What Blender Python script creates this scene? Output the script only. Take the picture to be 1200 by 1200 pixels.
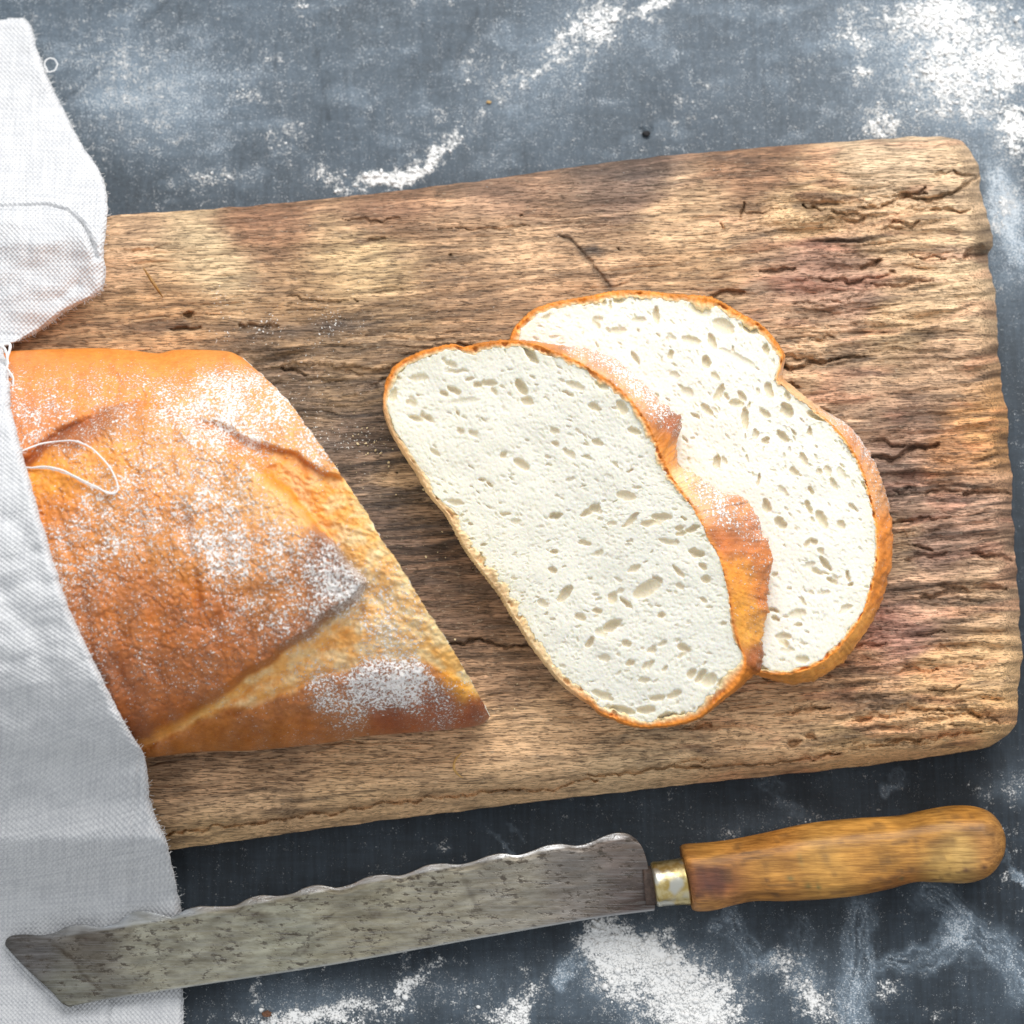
import bpy, math, random
import numpy as np

for o in list(bpy.data.objects):
    bpy.data.objects.remove(o)
SC = bpy.context.scene
COL = SC.collection
rng = np.random.default_rng(7)
random.seed(7)

# ------------------------------------------------------------------ camera
TILT = math.radians(8.0)
DIST = 0.96
KHALF = 0.188                       # half width of the frame at distance 1
CAM = np.array([0.0, -DIST * math.sin(TILT), DIST * math.cos(TILT)])
cd = bpy.data.cameras.new("camera")
cam = bpy.data.objects.new("camera", cd)
COL.objects.link(cam)
cam.location = CAM
cam.rotation_euler = (TILT, 0, 0)
cd.sensor_width = 36
cd.lens = 18 / KHALF
cd.clip_start = 0.02
cd.clip_end = 60
cd.dof.use_dof = True
cd.dof.focus_distance = DIST - 0.052
cd.dof.aperture_fstop = 9.5
SC.camera = cam

# ------------------------------------------------------------------ light
world = bpy.data.worlds.new("World")
SC.world = world
world.use_nodes = True
bg = world.node_tree.nodes["Background"]
bg.inputs[0].default_value = (0.93, 0.965, 1.0, 1)
bg.inputs[1].default_value = 0.60


def area_lamp(name, loc, target, sx, sy, power, color):
    ld = bpy.data.lights.new(name, 'AREA')
    ld.shape = 'RECTANGLE'
    ld.size = sx
    ld.size_y = sy
    ld.energy = power
    ld.color = color
    o = bpy.data.objects.new(name, ld)
    COL.objects.link(o)
    o.location = loc
    d = np.array(target) - np.array(loc)
    import mathutils
    o.rotation_euler = mathutils.Vector(d).to_track_quat('-Z', 'Y').to_euler()
    return o


area_lamp("window_light", (0.24, 0.72, 0.78), (0.0, 0.06, 0.0), 0.95, 0.75, 13.0, (1.0, 0.98, 0.955))
SC.view_settings.view_transform = 'Standard'
SC.view_settings.look = 'None'
SC.view_settings.exposure = 0.15
SC.view_settings.gamma = 1.0


# ------------------------------------------------------------------ maths
def W(px, py, z):
    """pixel of the 1200 px photograph + height above the table -> point in the room"""
    px, py, z = np.broadcast_arrays(np.asarray(px, float), np.asarray(py, float), np.asarray(z, float))
    nx = (px - 600) / 600 * KHALF
    ny = (600 - py) / 600 * KHALF
    dx = nx
    dy = ny * math.cos(TILT) + math.sin(TILT)
    dz = ny * math.sin(TILT) - math.cos(TILT)
    t = (z - CAM[2]) / dz
    return np.stack([CAM[0] + dx * t, CAM[1] + dy * t, z], -1)


PX = float(W(601, 600, 0)[0] - W(600, 600, 0)[0])        # metres per pixel on the table


def sstep(a, b, x):
    t = np.clip((x - a) / (b - a), 0, 1)
    return t * t * (3 - 2 * t)


def lin(c):
    c = np.asarray(c, float) / 255.0
    return np.where(c <= 0.04045, c / 12.92, ((c + 0.055) / 1.055) ** 2.4)


_ang = np.arange(16) * (2 * np.pi / 16) + 0.1
_G = np.stack([np.cos(_ang), np.sin(_ang)], -1)


def _hash(ix, iy, seed):
    h = (ix.astype(np.int64) * 374761393 + iy.astype(np.int64) * 668265263 + seed * 974634777) & 0xffffffff
    h = ((h ^ (h >> 13)) * 1274126177) & 0xffffffff
    h = h ^ (h >> 16)
    return h


def pn(x, y, seed=0):
    xi = np.floor(x); yi = np.floor(y)
    fx = x - xi; fy = y - yi
    u = fx * fx * fx * (fx * (fx * 6 - 15) + 10)
    v = fy * fy * fy * (fy * (fy * 6 - 15) + 10)

    def g(ox, oy):
        k = _hash(xi + ox, yi + oy, seed) & 15
        gg = _G[k]
        return gg[..., 0] * (fx - ox) + gg[..., 1] * (fy - oy)
    a = g(0, 0); b = g(1, 0); c = g(0, 1); d = g(1, 1)
    return ((a + (b - a) * u) * (1 - v) + (c + (d - c) * u) * v) * 1.5


def fbm(x, y, seed=0, oct=4, gain=0.5):
    s = 0; a = 1.0; n = 0
    for i in range(oct):
        s = s + a * pn(x * 2 ** i, y * 2 ** i, seed + 17 * i)
        n += a; a *= gain
    return s / n * 1.6


def pdist(x, y, poly, closed=False):
    """distance to a polyline and position along it (0..1)"""
    P = np.asarray(poly, float)
    if closed:
        P = np.vstack([P, P[:1]])
    seg = np.linalg.norm(np.diff(P, axis=0), axis=1)
    cum = np.concatenate([[0], np.cumsum(seg)])
    best = np.full(x.shape, 1e9); tt = np.zeros(x.shape)
    for i in range(len(P) - 1):
        ax, ay = P[i]; bx, by = P[i + 1]
        dx, dy = bx - ax, by - ay
        t = np.clip(((x - ax) * dx + (y - ay) * dy) / (dx * dx + dy * dy + 1e-9), 0, 1)
        d = np.hypot(x - ax - t * dx, y - ay - t * dy)
        m = d < best
        best = np.where(m, d, best)
        tt = np.where(m, (cum[i] + t * seg[i]) / cum[-1], tt)
    return best, tt


def inside(x, y, poly):
    P = np.asarray(poly, float)
    r = np.zeros(x.shape, bool)
    j = len(P) - 1
    for i in range(len(P)):
        xi, yi = P[i]; xj, yj = P[j]
        if yi != yj:
            c = ((yi > y) != (yj > y)) & (x < (xj - xi) * (y - yi) / (yj - yi) + xi)
            r ^= c
        j = i
    return r


def sdist(x, y, poly):
    d, _ = pdist(x, y, poly, True)
    return np.where(inside(x, y, poly), d, -d)


def spline(pts, n, smooth=True):
    """resample a polyline evenly, Catmull-Rom smoothed"""
    P = np.asarray(pts, float)
    if smooth and len(P) > 2:
        Q = []
        E = np.vstack([2 * P[0] - P[1], P, 2 * P[-1] - P[-2]])
        for i in range(1, len(E) - 2):
            t = np.linspace(0, 1, 12, endpoint=False)[:, None]
            p0, p1, p2, p3 = E[i - 1], E[i], E[i + 1], E[i + 2]
            Q.append(0.5 * (2 * p1 + (p2 - p0) * t + (2 * p0 - 5 * p1 + 4 * p2 - p3) * t ** 2 + (3 * p1 - p0 - 3 * p2 + p3) * t ** 3))
        P = np.vstack(Q + [P[-1:]])
    s = np.concatenate([[0], np.cumsum(np.linalg.norm(np.diff(P, axis=0), axis=1))])
    t = np.linspace(0, s[-1], n)
    return np.stack([np.interp(t, s, P[:, k]) for k in range(P.shape[1])], -1)


def hclip(c, hi=0.86):
    m = np.maximum(1.0, c.max(-1, keepdims=True) / hi)
    return np.maximum(c / m, 0.008)


def idw(x, y, ctrl, s=25, pw=2.0):
    num = 0; den = 0
    for c in ctrl:
        w = 1.0 / ((x - c[0]) ** 2 + (y - c[1]) ** 2 + s * s) ** pw
        v = np.asarray(c[2], float)
        num = num + w[..., None] * v if v.ndim else num + w * v
        den = den + w
    return num / den[..., None] if np.asarray(ctrl[0][2]).ndim else num / den


def coons(T, B, L, R):
    """T,B: (n,2) left->right   L,R: (m,2) top->bottom  -> (m,n,2)"""
    n = len(T); m = len(L)
    u = np.linspace(0, 1, n)[None, :, None]
    v = np.linspace(0, 1, m)[:, None, None]
    p = (1 - v) * T[None] + v * B[None] + (1 - u) * L[:, None] + u * R[:, None]
    p = p - ((1 - u) * (1 - v) * T[0] + u * (1 - v) * T[-1] + (1 - u) * v * B[0] + u * v * B[-1])
    return p, np.broadcast_to(u[..., 0], (m, n)), np.broadcast_to(v[..., 0], (m, n))


# ------------------------------------------------------------------ objects
def link_mesh(name, V, F, mat, parent=None, attrs=None, smooth=True):
    me = bpy.data.meshes.new(name)
    V = np.asarray(V, np.float32); F = np.asarray(F, np.int32)
    k = F.shape[1]
    me.vertices.add(len(V)); me.vertices.foreach_set('co', V.ravel())
    me.loops.add(F.size); me.loops.foreach_set('vertex_index', F.ravel())
    me.polygons.add(len(F))
    me.polygons.foreach_set('loop_start', np.arange(0, F.size, k, dtype=np.int32))
    me.update(calc_edges=True)
    me.validate()
    me.polygons.foreach_set('use_smooth', np.full(len(me.polygons), smooth))
    for an, av in (attrs or {}).items():
        av = np.asarray(av, np.float32)
        if av.ndim == 1:
            at = me.attributes.new(an, 'FLOAT', 'POINT'); at.data.foreach_set('value', av)
        elif an.startswith('vec'):
            at = me.attributes.new(an, 'FLOAT_VECTOR', 'POINT'); at.data.foreach_set('vector', av.ravel())
        else:
            if av.shape[1] == 3:
                av = np.hstack([av, np.ones((len(av), 1), np.float32)])
            at = me.attributes.new(an, 'FLOAT_COLOR', 'POINT'); at.data.foreach_set('color', av.ravel())
    if mat:
        me.materials.append(mat)
    o = bpy.data.objects.new(name, me)
    COL.objects.link(o)
    if parent is not None:
        o.parent = parent
        o.matrix_parent_inverse = parent.matrix_world.inverted() if False else o.matrix_parent_inverse
        o.location = -parent.location
    return o


def grid_faces(m, n, wrap=False):
    i = np.arange(m - 1)[:, None]
    j = np.arange(n if wrap else n - 1)[None, :]
    j2 = (j + 1) % n
    a = i * n + j; b = i * n + j2; c = (i + 1) * n + j2; d = (i + 1) * n + j
    return np.stack([a + 0 * j, d + 0 * j, c, b], -1).reshape(-1, 4)


def grid_obj(name, P, mat, parent=None, attrs=None, wrap=False, flip=False):
    m, n = P.shape[:2]
    F = grid_faces(m, n, wrap)
    if flip:
        F = F[:, ::-1]
    A = {k: (v.reshape(m * n, -1) if v.ndim == 3 else v.reshape(-1)) for k, v in (attrs or {}).items()}
    return link_mesh(name, P.reshape(-1, 3), F, mat, parent, A)


def skirt(P, attrs, rows):
    """rows: list of (inset in metres, z or None, fraction) added round a sheet's rim"""
    k = len(rows)
    m, n = P.shape[:2]
    cx = P[..., 0].mean(); cy = P[..., 1].mean()
    Q = np.pad(P, ((k, k), (k, k), (0, 0)), mode='edge')
    M, N = Q.shape[:2]
    jj, ii = np.meshgrid(np.arange(N), np.arange(M))
    lay = np.maximum(np.maximum(k - jj, jj - (N - 1 - k)), np.maximum(k - ii, ii - (M - 1 - k)))
    # inward direction from rim tangents: by side
    dirx = np.where(jj < k, 1.0, 0) + np.where(jj > N - 1 - k, -1.0, 0)
    diry = np.where(ii < k, -1.0, 0) + np.where(ii > M - 1 - k, 1.0, 0)
    for r, (inset, z, f) in enumerate(rows):
        s = lay == r + 1
        Q[s, 0] += dirx[s] * inset
        Q[s, 1] += diry[s] * inset
        Q[s, 2] = Q[s, 2] * (1 - f) + z * f
    A = {}
    for kk, v in attrs.items():
        A[kk] = np.pad(v, ((k, k), (k, k)) + (((0, 0),) if v.ndim == 3 else ()), mode='edge')
    return Q, A


def thing(name, loc, label, cat, group=None):
    o = bpy.data.objects.new(name, None)
    COL.objects.link(o)
    o.location = loc
    o.empty_display_size = 0.02
    tag(o, label, cat, group)
    return o


def tag(o, label=None, cat=None, group=None, kind=None):
    if label: o['label'] = label
    if cat: o['category'] = cat
    if group: o['group'] = group
    if kind: o['kind'] = kind
    return o


# ------------------------------------------------------------------ materials
class NT:
    def __init__(self, name):
        self.m = bpy.data.materials.new(name)
        self.m.use_nodes = True
        self.t = self.m.node_tree
        self.b = self.t.nodes["Principled BSDF"]
        self.pos = self.t.nodes.new('ShaderNodeNewGeometry').outputs['Position']

    def n(self, typ, **kw):
        nd = self.t.nodes.new(typ)
        for k, v in kw.items():
            setattr(nd, k, v)
        return nd

    def l(self, a, b):
        self.t.links.new(a, b)

    def val(self, sock, v):
        if hasattr(v, 'is_output'):
            self.l(v, sock)
        else:
            sock.default_value = v

    def attr(self, name, col=False):
        a = self.n('ShaderNodeAttribute', attribute_name=name)
        return a.outputs['Color'] if col else a.outputs['Fac']

    def vec(self, name):
        return self.n('ShaderNodeAttribute', attribute_name=name).outputs['Vector']

    def math(self, op, a, b=0.0, c=0.0, clamp=False):
        nd = self.n('ShaderNodeMath', operation=op, use_clamp=clamp)
        self.val(nd.inputs[0], a); self.val(nd.inputs[1], b); self.val(nd.inputs[2], c)
        return nd.outputs[0]

    def mapping(self, vec, scale=(1, 1, 1), rot=(0, 0, 0)):
        nd = self.n('ShaderNodeMapping')
        self.l(vec, nd.inputs[0])
        nd.inputs['Scale'].default_value = scale
        nd.inputs['Rotation'].default_value = rot
        return nd.outputs[0]

    def noise(self, scale, detail=3, rough=0.55, vec=None, dist=0.0):
        nd = self.n('ShaderNodeTexNoise')
        self.l(vec or self.pos, nd.inputs['Vector'])
        nd.inputs['Scale'].default_value = scale
        nd.inputs['Detail'].default_value = detail
        nd.inputs['Roughness'].default_value = rough
        nd.inputs['Distortion'].default_value = dist
        return nd.outputs['Fac']

    def ss(self, x, a, b, lo=0.0, hi=1.0):
        nd = self.n('ShaderNodeMapRange', interpolation_type='SMOOTHSTEP')
        self.val(nd.inputs['Value'], x)
        nd.inputs['From Min'].default_value = a; nd.inputs['From Max'].default_value = b
        nd.inputs['To Min'].default_value = lo; nd.inputs['To Max'].default_value = hi
        return nd.outputs[0]

    def mix(self, f, a, b, mode='MIX'):
        nd = self.n('ShaderNodeMix', data_type='RGBA', blend_type=mode)
        self.val(nd.inputs[0], f)
        for s, v in ((nd.inputs[6], a), (nd.inputs[7], b)):
            if hasattr(v, 'is_output'):
                self.l(v, s)
            else:
                s.default_value = (*v, 1) if len(v) == 3 else v
        return nd.outputs[2]

    def bump(self, h, dist, strength=1.0, normal=None):
        nd = self.n('ShaderNodeBump')
        self.l(h, nd.inputs['Height'])
        nd.inputs['Distance'].default_value = dist
        nd.inputs['Strength'].default_value = strength
        if normal is not None:
            self.l(normal, nd.inputs['Normal'])
        return nd.outputs[0]

    def set(self, **kw):
        for k, v in kw.items():
            self.val(self.b.inputs[k.replace('_', ' ')], v)


# ---- table paint
T = NT("painted_table")
F = T.attr('flour'); film = T.attr('film'); base = T.attr('base', True)
n1 = T.noise(520, 4, 0.65)
n2 = T.noise(1500, 2, 0.6)
n3 = T.noise(210, 3, 0.6)
sp = T.math('ADD', T.math('MULTIPLY', n1, 0.55), T.math('MULTIPLY', n2, 0.45))
sp = T.math('MULTIPLY_ADD', T.math('SUBTRACT', sp, 0.5), 2.6, 0.5)
v = T.math('ADD', F, T.math('MULTIPLY', T.math('SUBTRACT', sp, 0.5), 1.15))
v = T.math('ADD', v, T.math('MULTIPLY', T.math('SUBTRACT', n3, 0.5), 1.2))
clump = T.ss(v, 0.50, 0.98)
brush = T.noise(1, 4, 0.6, T.mapping(T.pos, (620, 45, 60), (0, 0, 0.25)))
brush2 = T.math('ADD', T.math('MULTIPLY', T.noise(45, 6, 0.7), 0.6), T.math('MULTIPLY', T.noise(1, 4, 0.65, T.mapping(T.pos, (60, 520, 60), (0, 0, 0.7))), 0.4))
br = T.math('MULTIPLY', T.math('ADD', T.math('MULTIPLY', brush, 0.4), T.math('MULTIPLY', brush2, 0.6)), 1.0)
paint = T.mix(T.ss(br, 0.40, 0.62), T.mix(1.0, base, (0.68, 0.68, 0.68), 'MULTIPLY'), T.mix(1.0, base, (1.45, 1.45, 1.45), 'MULTIPLY'))
filmv = T.math('MULTIPLY', film, T.ss(T.math('ADD', T.math('MULTIPLY', sp, 0.5), T.math('MULTIPLY', br, 0.5)), 0.2, 0.8, 0.45, 1.0), clamp=True)
c = T.mix(filmv, paint, (0.44, 0.56, 0.68))
dust = T.ss(T.math('ADD', T.noise(1900, 2, 0.7), T.math('ADD', T.math('MULTIPLY', film, 0.34), T.math('MULTIPLY', n3, 0.30))), 0.83, 0.93)
c = T.mix(T.math('MULTIPLY', dust, 0.7), c, (0.72, 0.76, 0.79))
c = T.mix(clump, c, (0.86, 0.86, 0.85))
T.set(Base_Color=c, Roughness=T.ss(clump, 0, 1, 0.52, 0.95), Specular_IOR_Level=0.32)
hb = T.math('ADD', T.math('MULTIPLY', clump, 1.0), T.math('MULTIPLY', br, 0.35))
hb = T.math('ADD', hb, T.math('MULTIPLY', n1, 0.2))
T.set(Normal=T.bump(hb, 0.0005, 0.8))
M_TABLE = T.m

# ---- old wood of the board
T = NT("weathered_wood")
base = T.attr('base', True); F = T.attr('flour')
gv = T.mapping(T.pos, (46, 1500, 900), (0, 0, math.radians(-4)))
g1 = T.noise(1, 4, 0.62, gv, 0.6)
g2 = T.noise(1, 3, 0.6, T.mapping(T.pos, (150, 3200, 2400), (0, 0, math.radians(-4))), 0.4)
g3 = T.noise(1, 2, 0.6, T.mapping(T.pos, (260, 2300, 1500), (0, 0, math.radians(-4))))
gr = T.math('ADD', T.math('MULTIPLY', g1, 0.4), T.math('MULTIPLY', g2, 0.6))
c = T.mix(T.ss(gr, 0.36, 0.57), T.mix(1.0, base, (0.60, 0.56, 0.53), 'MULTIPLY'), T.mix(1.0, base, (1.24, 1.24, 1.23), 'MULTIPLY'))
pore = T.ss(g3, 0.55, 0.64)
c = T.mix(T.math('MULTIPLY', pore, 0.60), c, (0.045, 0.028, 0.018))
c = T.mix(T.math('MULTIPLY', T.ss(T.noise(1, 4, 0.7, T.mapping(T.pos, (330, 800, 500), (0, 0, math.radians(-4)))), 0.55, 0.68), 0.5), c, (0.055, 0.038, 0.028))
c = T.mix(T.math('MULTIPLY', T.ss(T.noise(1, 4, 0.7, T.mapping(T.pos, (420, 1000, 600), (0, 0, math.radians(-6)), )), 0.57, 0.70), 0.30), c, (0.62, 0.50, 0.36))
fl = T.ss(T.math('ADD', F, T.math('MULTIPLY', T.math('SUBTRACT', T.noise(1300, 2, 0.6), 0.5), 2.2)), 0.62, 0.85)
c = T.mix(fl, c, (0.8, 0.78, 0.74))
T.set(Base_Color=c, Roughness=0.62, Specular_IOR_Level=0.32)
T.set(Normal=T.bump(T.math('ADD', gr, T.math('MULTIPLY', pore, -0.6)), 0.0004, 0.9))
M_WOOD = T.m

# ---- bread crust
T = NT("bread_crust")
base = T.attr('base', True); F = T.attr('flour')
m1 = T.noise(260, 4, 0.6); m2 = T.noise(900, 3, 0.6); m3 = T.noise(2200, 2, 0.5)
var = T.math('ADD', T.math('MULTIPLY', m1, 0.5), T.math('MULTIPLY', m2, 0.5))
c = T.mix(T.ss(var, 0.35, 0.65), T.mix(1.0, base, (0.86, 0.78, 0.66), 'MULTIPLY'), T.mix(1.0, base, (1.10, 1.12, 1.14), 'MULTIPLY'))
sp = T.math('ADD', T.math('MULTIPLY', T.noise(1150, 2, 0.6), 0.6), T.math('MULTIPLY', m3, 0.4))
sp = T.math('MULTIPLY', T.math('SUBTRACT', sp, 0.5), 5.0)
fv = T.math('ADD', T.math('MULTIPLY', F, 1.0), T.math('MULTIPLY', sp, 0.66))
fl = T.ss(fv, 0.52, 0.80)
c = T.mix(T.math('MULTIPLY', F, 0.22), c, (0.88, 0.74, 0.56))
c = T.mix(T.math('MULTIPLY', fl, 0.92), c, (0.90, 0.87, 0.84))
T.set(Base_Color=c, Roughness=T.ss(fl, 0, 1, 0.40, 0.95), Specular_IOR_Level=0.36)
T.set(Subsurface_Weight=0.05, Subsurface_Scale=0.003)
T.b.inputs['Subsurface Radius'].default_value = (1.0, 0.5, 0.2)
hb = T.math('ADD', T.math('MULTIPLY', m2, 0.5), T.math('MULTIPLY', fl, 0.5))
hb = T.math('ADD', hb, T.math('MULTIPLY', m3, 0.3))
T.set(Normal=T.bump(hb, 0.0006, 0.8))
M_CRUST = T.m

# ---- crumb
T = NT("bread_crumb")
base = T.attr('base', True)
k1 = T.noise(700, 3, 0.6)
vo = T.n('ShaderNodeTexVoronoi', feature='SMOOTH_F1')
T.l(T.mapping(T.pos, (1, 1, 1)), vo.inputs['Vector'])
vo.inputs['Scale'].default_value = 900
vo.inputs['Smoothness'].default_value = 0.5
hb = T.math('ADD', T.math('MULTIPLY', vo.outputs['Distance'], -0.7), T.math('MULTIPLY', k1, 0.9))
T.set(Base_Color=base, Roughness=0.85, Specular_IOR_Level=0.25)
T.set(Subsurface_Weight=0.45, Subsurface_Scale=0.004)
T.b.inputs['Subsurface Radius'].default_value = (1.0, 0.75, 0.4)
T.set(Normal=T.bump(hb, 0.0004, 0.6))
M_CRUMB = T.m

# ---- linen
T = NT("white_linen")
wv = T.vec('vec_weave')
sx = T.n('ShaderNodeSeparateXYZ'); T.l(wv, sx.inputs[0])
wob = T.math('MULTIPLY', T.math('SUBTRACT', T.noise(350, 3, 0.6), 0.5), 2.6)
a = T.math('SINE', T.math('ADD', sx.outputs[0], wob))
b = T.math('SINE', T.math('ADD', sx.outputs[1], wob))
wvh = T.math('MULTIPLY', a, b)
thick = T.noise(1, 2, 0.5, T.mapping(wv, (0.02, 0.30, 1)))
thick2 = T.noise(1, 2, 0.5, T.mapping(wv, (0.30, 0.02, 1)))
slub = T.math('ADD', thick, thick2)
h = T.math('ADD', T.math('MULTIPLY', wvh, 0.5), T.math('MULTIPLY', slub, 0.8))
c = T.mix(T.ss(wvh, -0.9, 0.6), (0.655, 0.66, 0.675), (0.745, 0.75, 0.755))
c = T.mix(T.ss(slub, 0.8, 1.25), c, T.mix(1.0, c, (0.84, 0.845, 0.86), 'MULTIPLY'))
T.set(Base_Color=c, Roughness=0.92, Specular_IOR_Level=0.15, Sheen_Weight=0.12)
T.set(Normal=T.bump(h, 0.0005, 0.75))
M_LINEN = T.m

T = NT("cotton_thread")
T.set(Base_Color=(0.86, 0.86, 0.86, 1), Roughness=0.9, Specular_IOR_Level=0.1)
T.set(Normal=T.bump(T.noise(1800, 2, 0.6), 0.0003, 0.8))
M_THREAD = T.m

# ---- old steel
T = NT("stained_steel")
base = T.attr('base', True); pol = T.attr('polish')
s1 = T.noise(1, 5, 0.72, T.mapping(T.pos, (120, 420, 400), (0, 0, math.radians(-9))))
s2 = T.noise(1, 4, 0.7, T.mapping(T.pos, (300, 620, 800), (0, 0, math.radians(-9))))
s3 = T.noise(1, 2, 0.6, T.mapping(T.pos, (60, 2600, 800), (0, 0, math.radians(-9))))
spots = T.math('MULTIPLY', T.ss(s2, 0.50, 0.62), T.ss(T.noise(110, 3, 0.6), 0.34, 0.54))
c = T.mix(T.ss(s1, 0.38, 0.62), T.mix(1.0, base, (0.80, 0.77, 0.72), 'MULTIPLY'), T.mix(1.0, base, (1.12, 1.12, 1.12), 'MULTIPLY'))
c = T.mix(T.math('MULTIPLY', spots, T.ss(pol, 0, 1, 0.85, 0.15)), c, (0.055, 0.042, 0.030))
c = T.mix(T.math('MULTIPLY', T.ss(s3, 0.52, 0.60), 0.25), c, (0.30, 0.30, 0.30))
c = T.mix(pol, c, (0.72, 0.74, 0.76))
T.set(Base_Color=c, Metallic=T.ss(pol, 0, 1, 0.55, 0.95), Roughness=T.ss(pol, 0, 1, 0.42, 0.28))
hb = T.math('ADD', T.math('MULTIPLY', s3, 0.5), T.math('MULTIPLY', spots, -0.8))
T.set(Normal=T.bump(hb, 0.00015, 0.6))
M_STEEL = T.m

T = NT("worn_brass")
s = T.noise(300, 3, 0.6)
s2 = T.noise(120, 2, 0.5)
c = T.mix(T.ss(s, 0.35, 0.65), (0.50, 0.36, 0.12), (0.66, 0.56, 0.30))
c = T.mix(T.ss(s2, 0.52, 0.64), c, (0.58, 0.57, 0.50))
T.set(Base_Color=c, Metallic=0.9, Roughness=T.ss(s, 0.3, 0.7, 0.28, 0.45))
T.set(Normal=T.bump(T.noise(260, 2, 0.5), 0.0004, 0.5))
M_BRASS = T.m

T = NT("handle_wood")
base = T.attr('base', True)
g = T.noise(1, 5, 0.68, T.mapping(T.pos, (60, 600, 500), (0, 0, math.radians(-7))), 0.5)
gg = T.noise(1, 2, 0.6, T.mapping(T.pos, (150, 2200, 900), (0, 0, math.radians(-7))))
gr = T.math('ADD', T.math('MULTIPLY', g, 0.6), T.math('MULTIPLY', gg, 0.4))
c = T.mix(T.ss(gr, 0.36, 0.64), T.mix(1.0, base, (0.62, 0.57, 0.5), 'MULTIPLY'), T.mix(1.0, base, (1.18, 1.18, 1.18), 'MULTIPLY'))
T.set(Base_Color=c, Roughness=0.48, Specular_IOR_Level=0.4)
T.set(Normal=T.bump(gr, 0.0003, 0.6))
M_HANDLE = T.m

T = NT("flour_powder")
T.set(Base_Color=(0.88, 0.88, 0.87, 1), Roughness=0.95, Specular_IOR_Level=0.1)
T.set(Normal=T.bump(T.noise(3000, 2, 0.6), 0.0002, 0.8))
M_FLOUR = T.m


def plain(name, col, rough=0.7):
    T = NT(name)
    nz = T.noise(700, 3, 0.6)
    c = T.mix(T.ss(nz, 0.35, 0.65), tuple(x * 0.7 for x in col), tuple(min(1, x * 1.2) for x in col))
    T.set(Base_Color=c, Roughness=rough)
    T.set(Normal=T.bump(nz, 0.0004, 0.6))
    return T.m


# ------------------------------------------------------------------ table
ZB = 0.036                              # top of the board
STEP = 2.1
xs = np.arange(-120, 1321, STEP)
ys = np.arange(-120, 1321, STEP)
X, Y = np.meshgrid(xs, ys)
wx = X + 14 * fbm(X / 60, Y / 60, 3) + 5 * fbm(X / 14, Y / 14, 4)
wy = Y + 14 * fbm(X / 60, Y / 60, 5) + 5 * fbm(X / 14, Y / 14, 6)


def blob(cx, cy, rx, ry, ang, amp, hard=1.0):
    a = math.radians(ang)
    dx = wx - cx; dy = wy - cy
    u = (dx * math.cos(a) + dy * math.sin(a)) / rx
    v = (-dx * math.sin(a) + dy * math.cos(a)) / ry
    return 0.92 * amp * np.exp(-np.power(u * u + v * v, hard))


FL = 0.17 + 0.13 * fbm(X / 90, Y / 90, 11)
for b in [(505, 185, 60, 11, -42, .75), (455, 210, 45, 14, -22, .62), (385, 205, 26, 16, 0, .62), (440, 216, 40, 9, 0, .5), (520, 130, 14, 22, 15, .45),
          (640, 70, 90, 16, -38, .5), (700, 25, 36, 30, 0, .55), (690, 85, 12, 40, 20, .3), (565, 75, 30, 20, 0, .38), (770, 2, 34, 9, -15, .8),
          (240, 212, 34, 14, -10, .5), (290, 108, 34, 12, 0, .45), (335, 155, 24, 22, -30, .42), (312, 60, 10, 10, 0, .4), (350, 10, 12, 10, -50, .6),
          (170, 130, 75, 70, 0, .22), (120, 60, 90, 60, 0, .18),
          (1000, 45, 34, 22, 20, .65), (1010, 92, 20, 12, 0, .75), (1030, 140, 26, 22, 0, .65), (1130, 105, 62, 46, -30, .6), (1100, 45, 44, 60, 10, .55),
          (1160, 30, 50, 40, 0, .5), (1180, 75, 34, 24, 0, .65), (1070, 15, 60, 24, 0, .48), (1190, 150, 20, 30, 0, .5), (1195, 175, 24, 40, 0, .35),
          (930, 110, 16, 40, 15, .25), (820, 130, 40, 60, 20, .22), (495, 0, 30, 8, 0, .5),
          (1185, 235, 24, 26, 0, .42), (1172, 262, 10, 30, 0, .42),
          (770, 1150, 78, 56, 25, .82, 2.0), (735, 1110, 46, 30, 10, .72), (700, 1095, 22, 18, 0, .6), (830, 1190, 50, 36, 0, .7),
          (612, 1178, 15, 34, 18, .85), (580, 1195, 26, 12, 0, .62), (505, 1140, 40, 10, -32, .5), (475, 1160, 16, 20, 0, .6), (472, 1122, 9, 14, 0, .62),
          (345, 1192, 66, 17, -4, .95), (300, 1165, 8, 16, 0, .5), (430, 1180, 46, 20, 0, .42), (540, 1165, 50, 25, 0, .3),
          (935, 1140, 18, 50, -40, .55), (965, 1180, 24, 30, 0, .55), (1035, 1168, 14, 14, 0, .62), (900, 1130, 50, 8, -20, .42),
          (930, 962, 34, 12, -15, .42), (1190, 920, 30, 14, -10, .45), (1150, 925, 16, 8, -30, .42), (860, 985, 40, 9, -10, .36), (515, 995, 10, 12, 0, .5),
          (1172, 1026, 16, 7, -20, .62), (690, 985, 14, 8, 0, .3), (213, 1035, 5, 5, 0, .5), (1180, 990, 18, 30, 0, .3), (1100, 1190, 30, 14, 0, .35)]:
    FL += blob(*b)
FILM = 0.025 + 0.06 * sstep(900, 500, Y) + 0.05 * fbm(X / 120, Y / 120, 21)
FILM += 0.11 * sstep(420, 60, Y) - 0.03 * sstep(900, 1150, X) * sstep(200, 400, Y)
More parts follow.
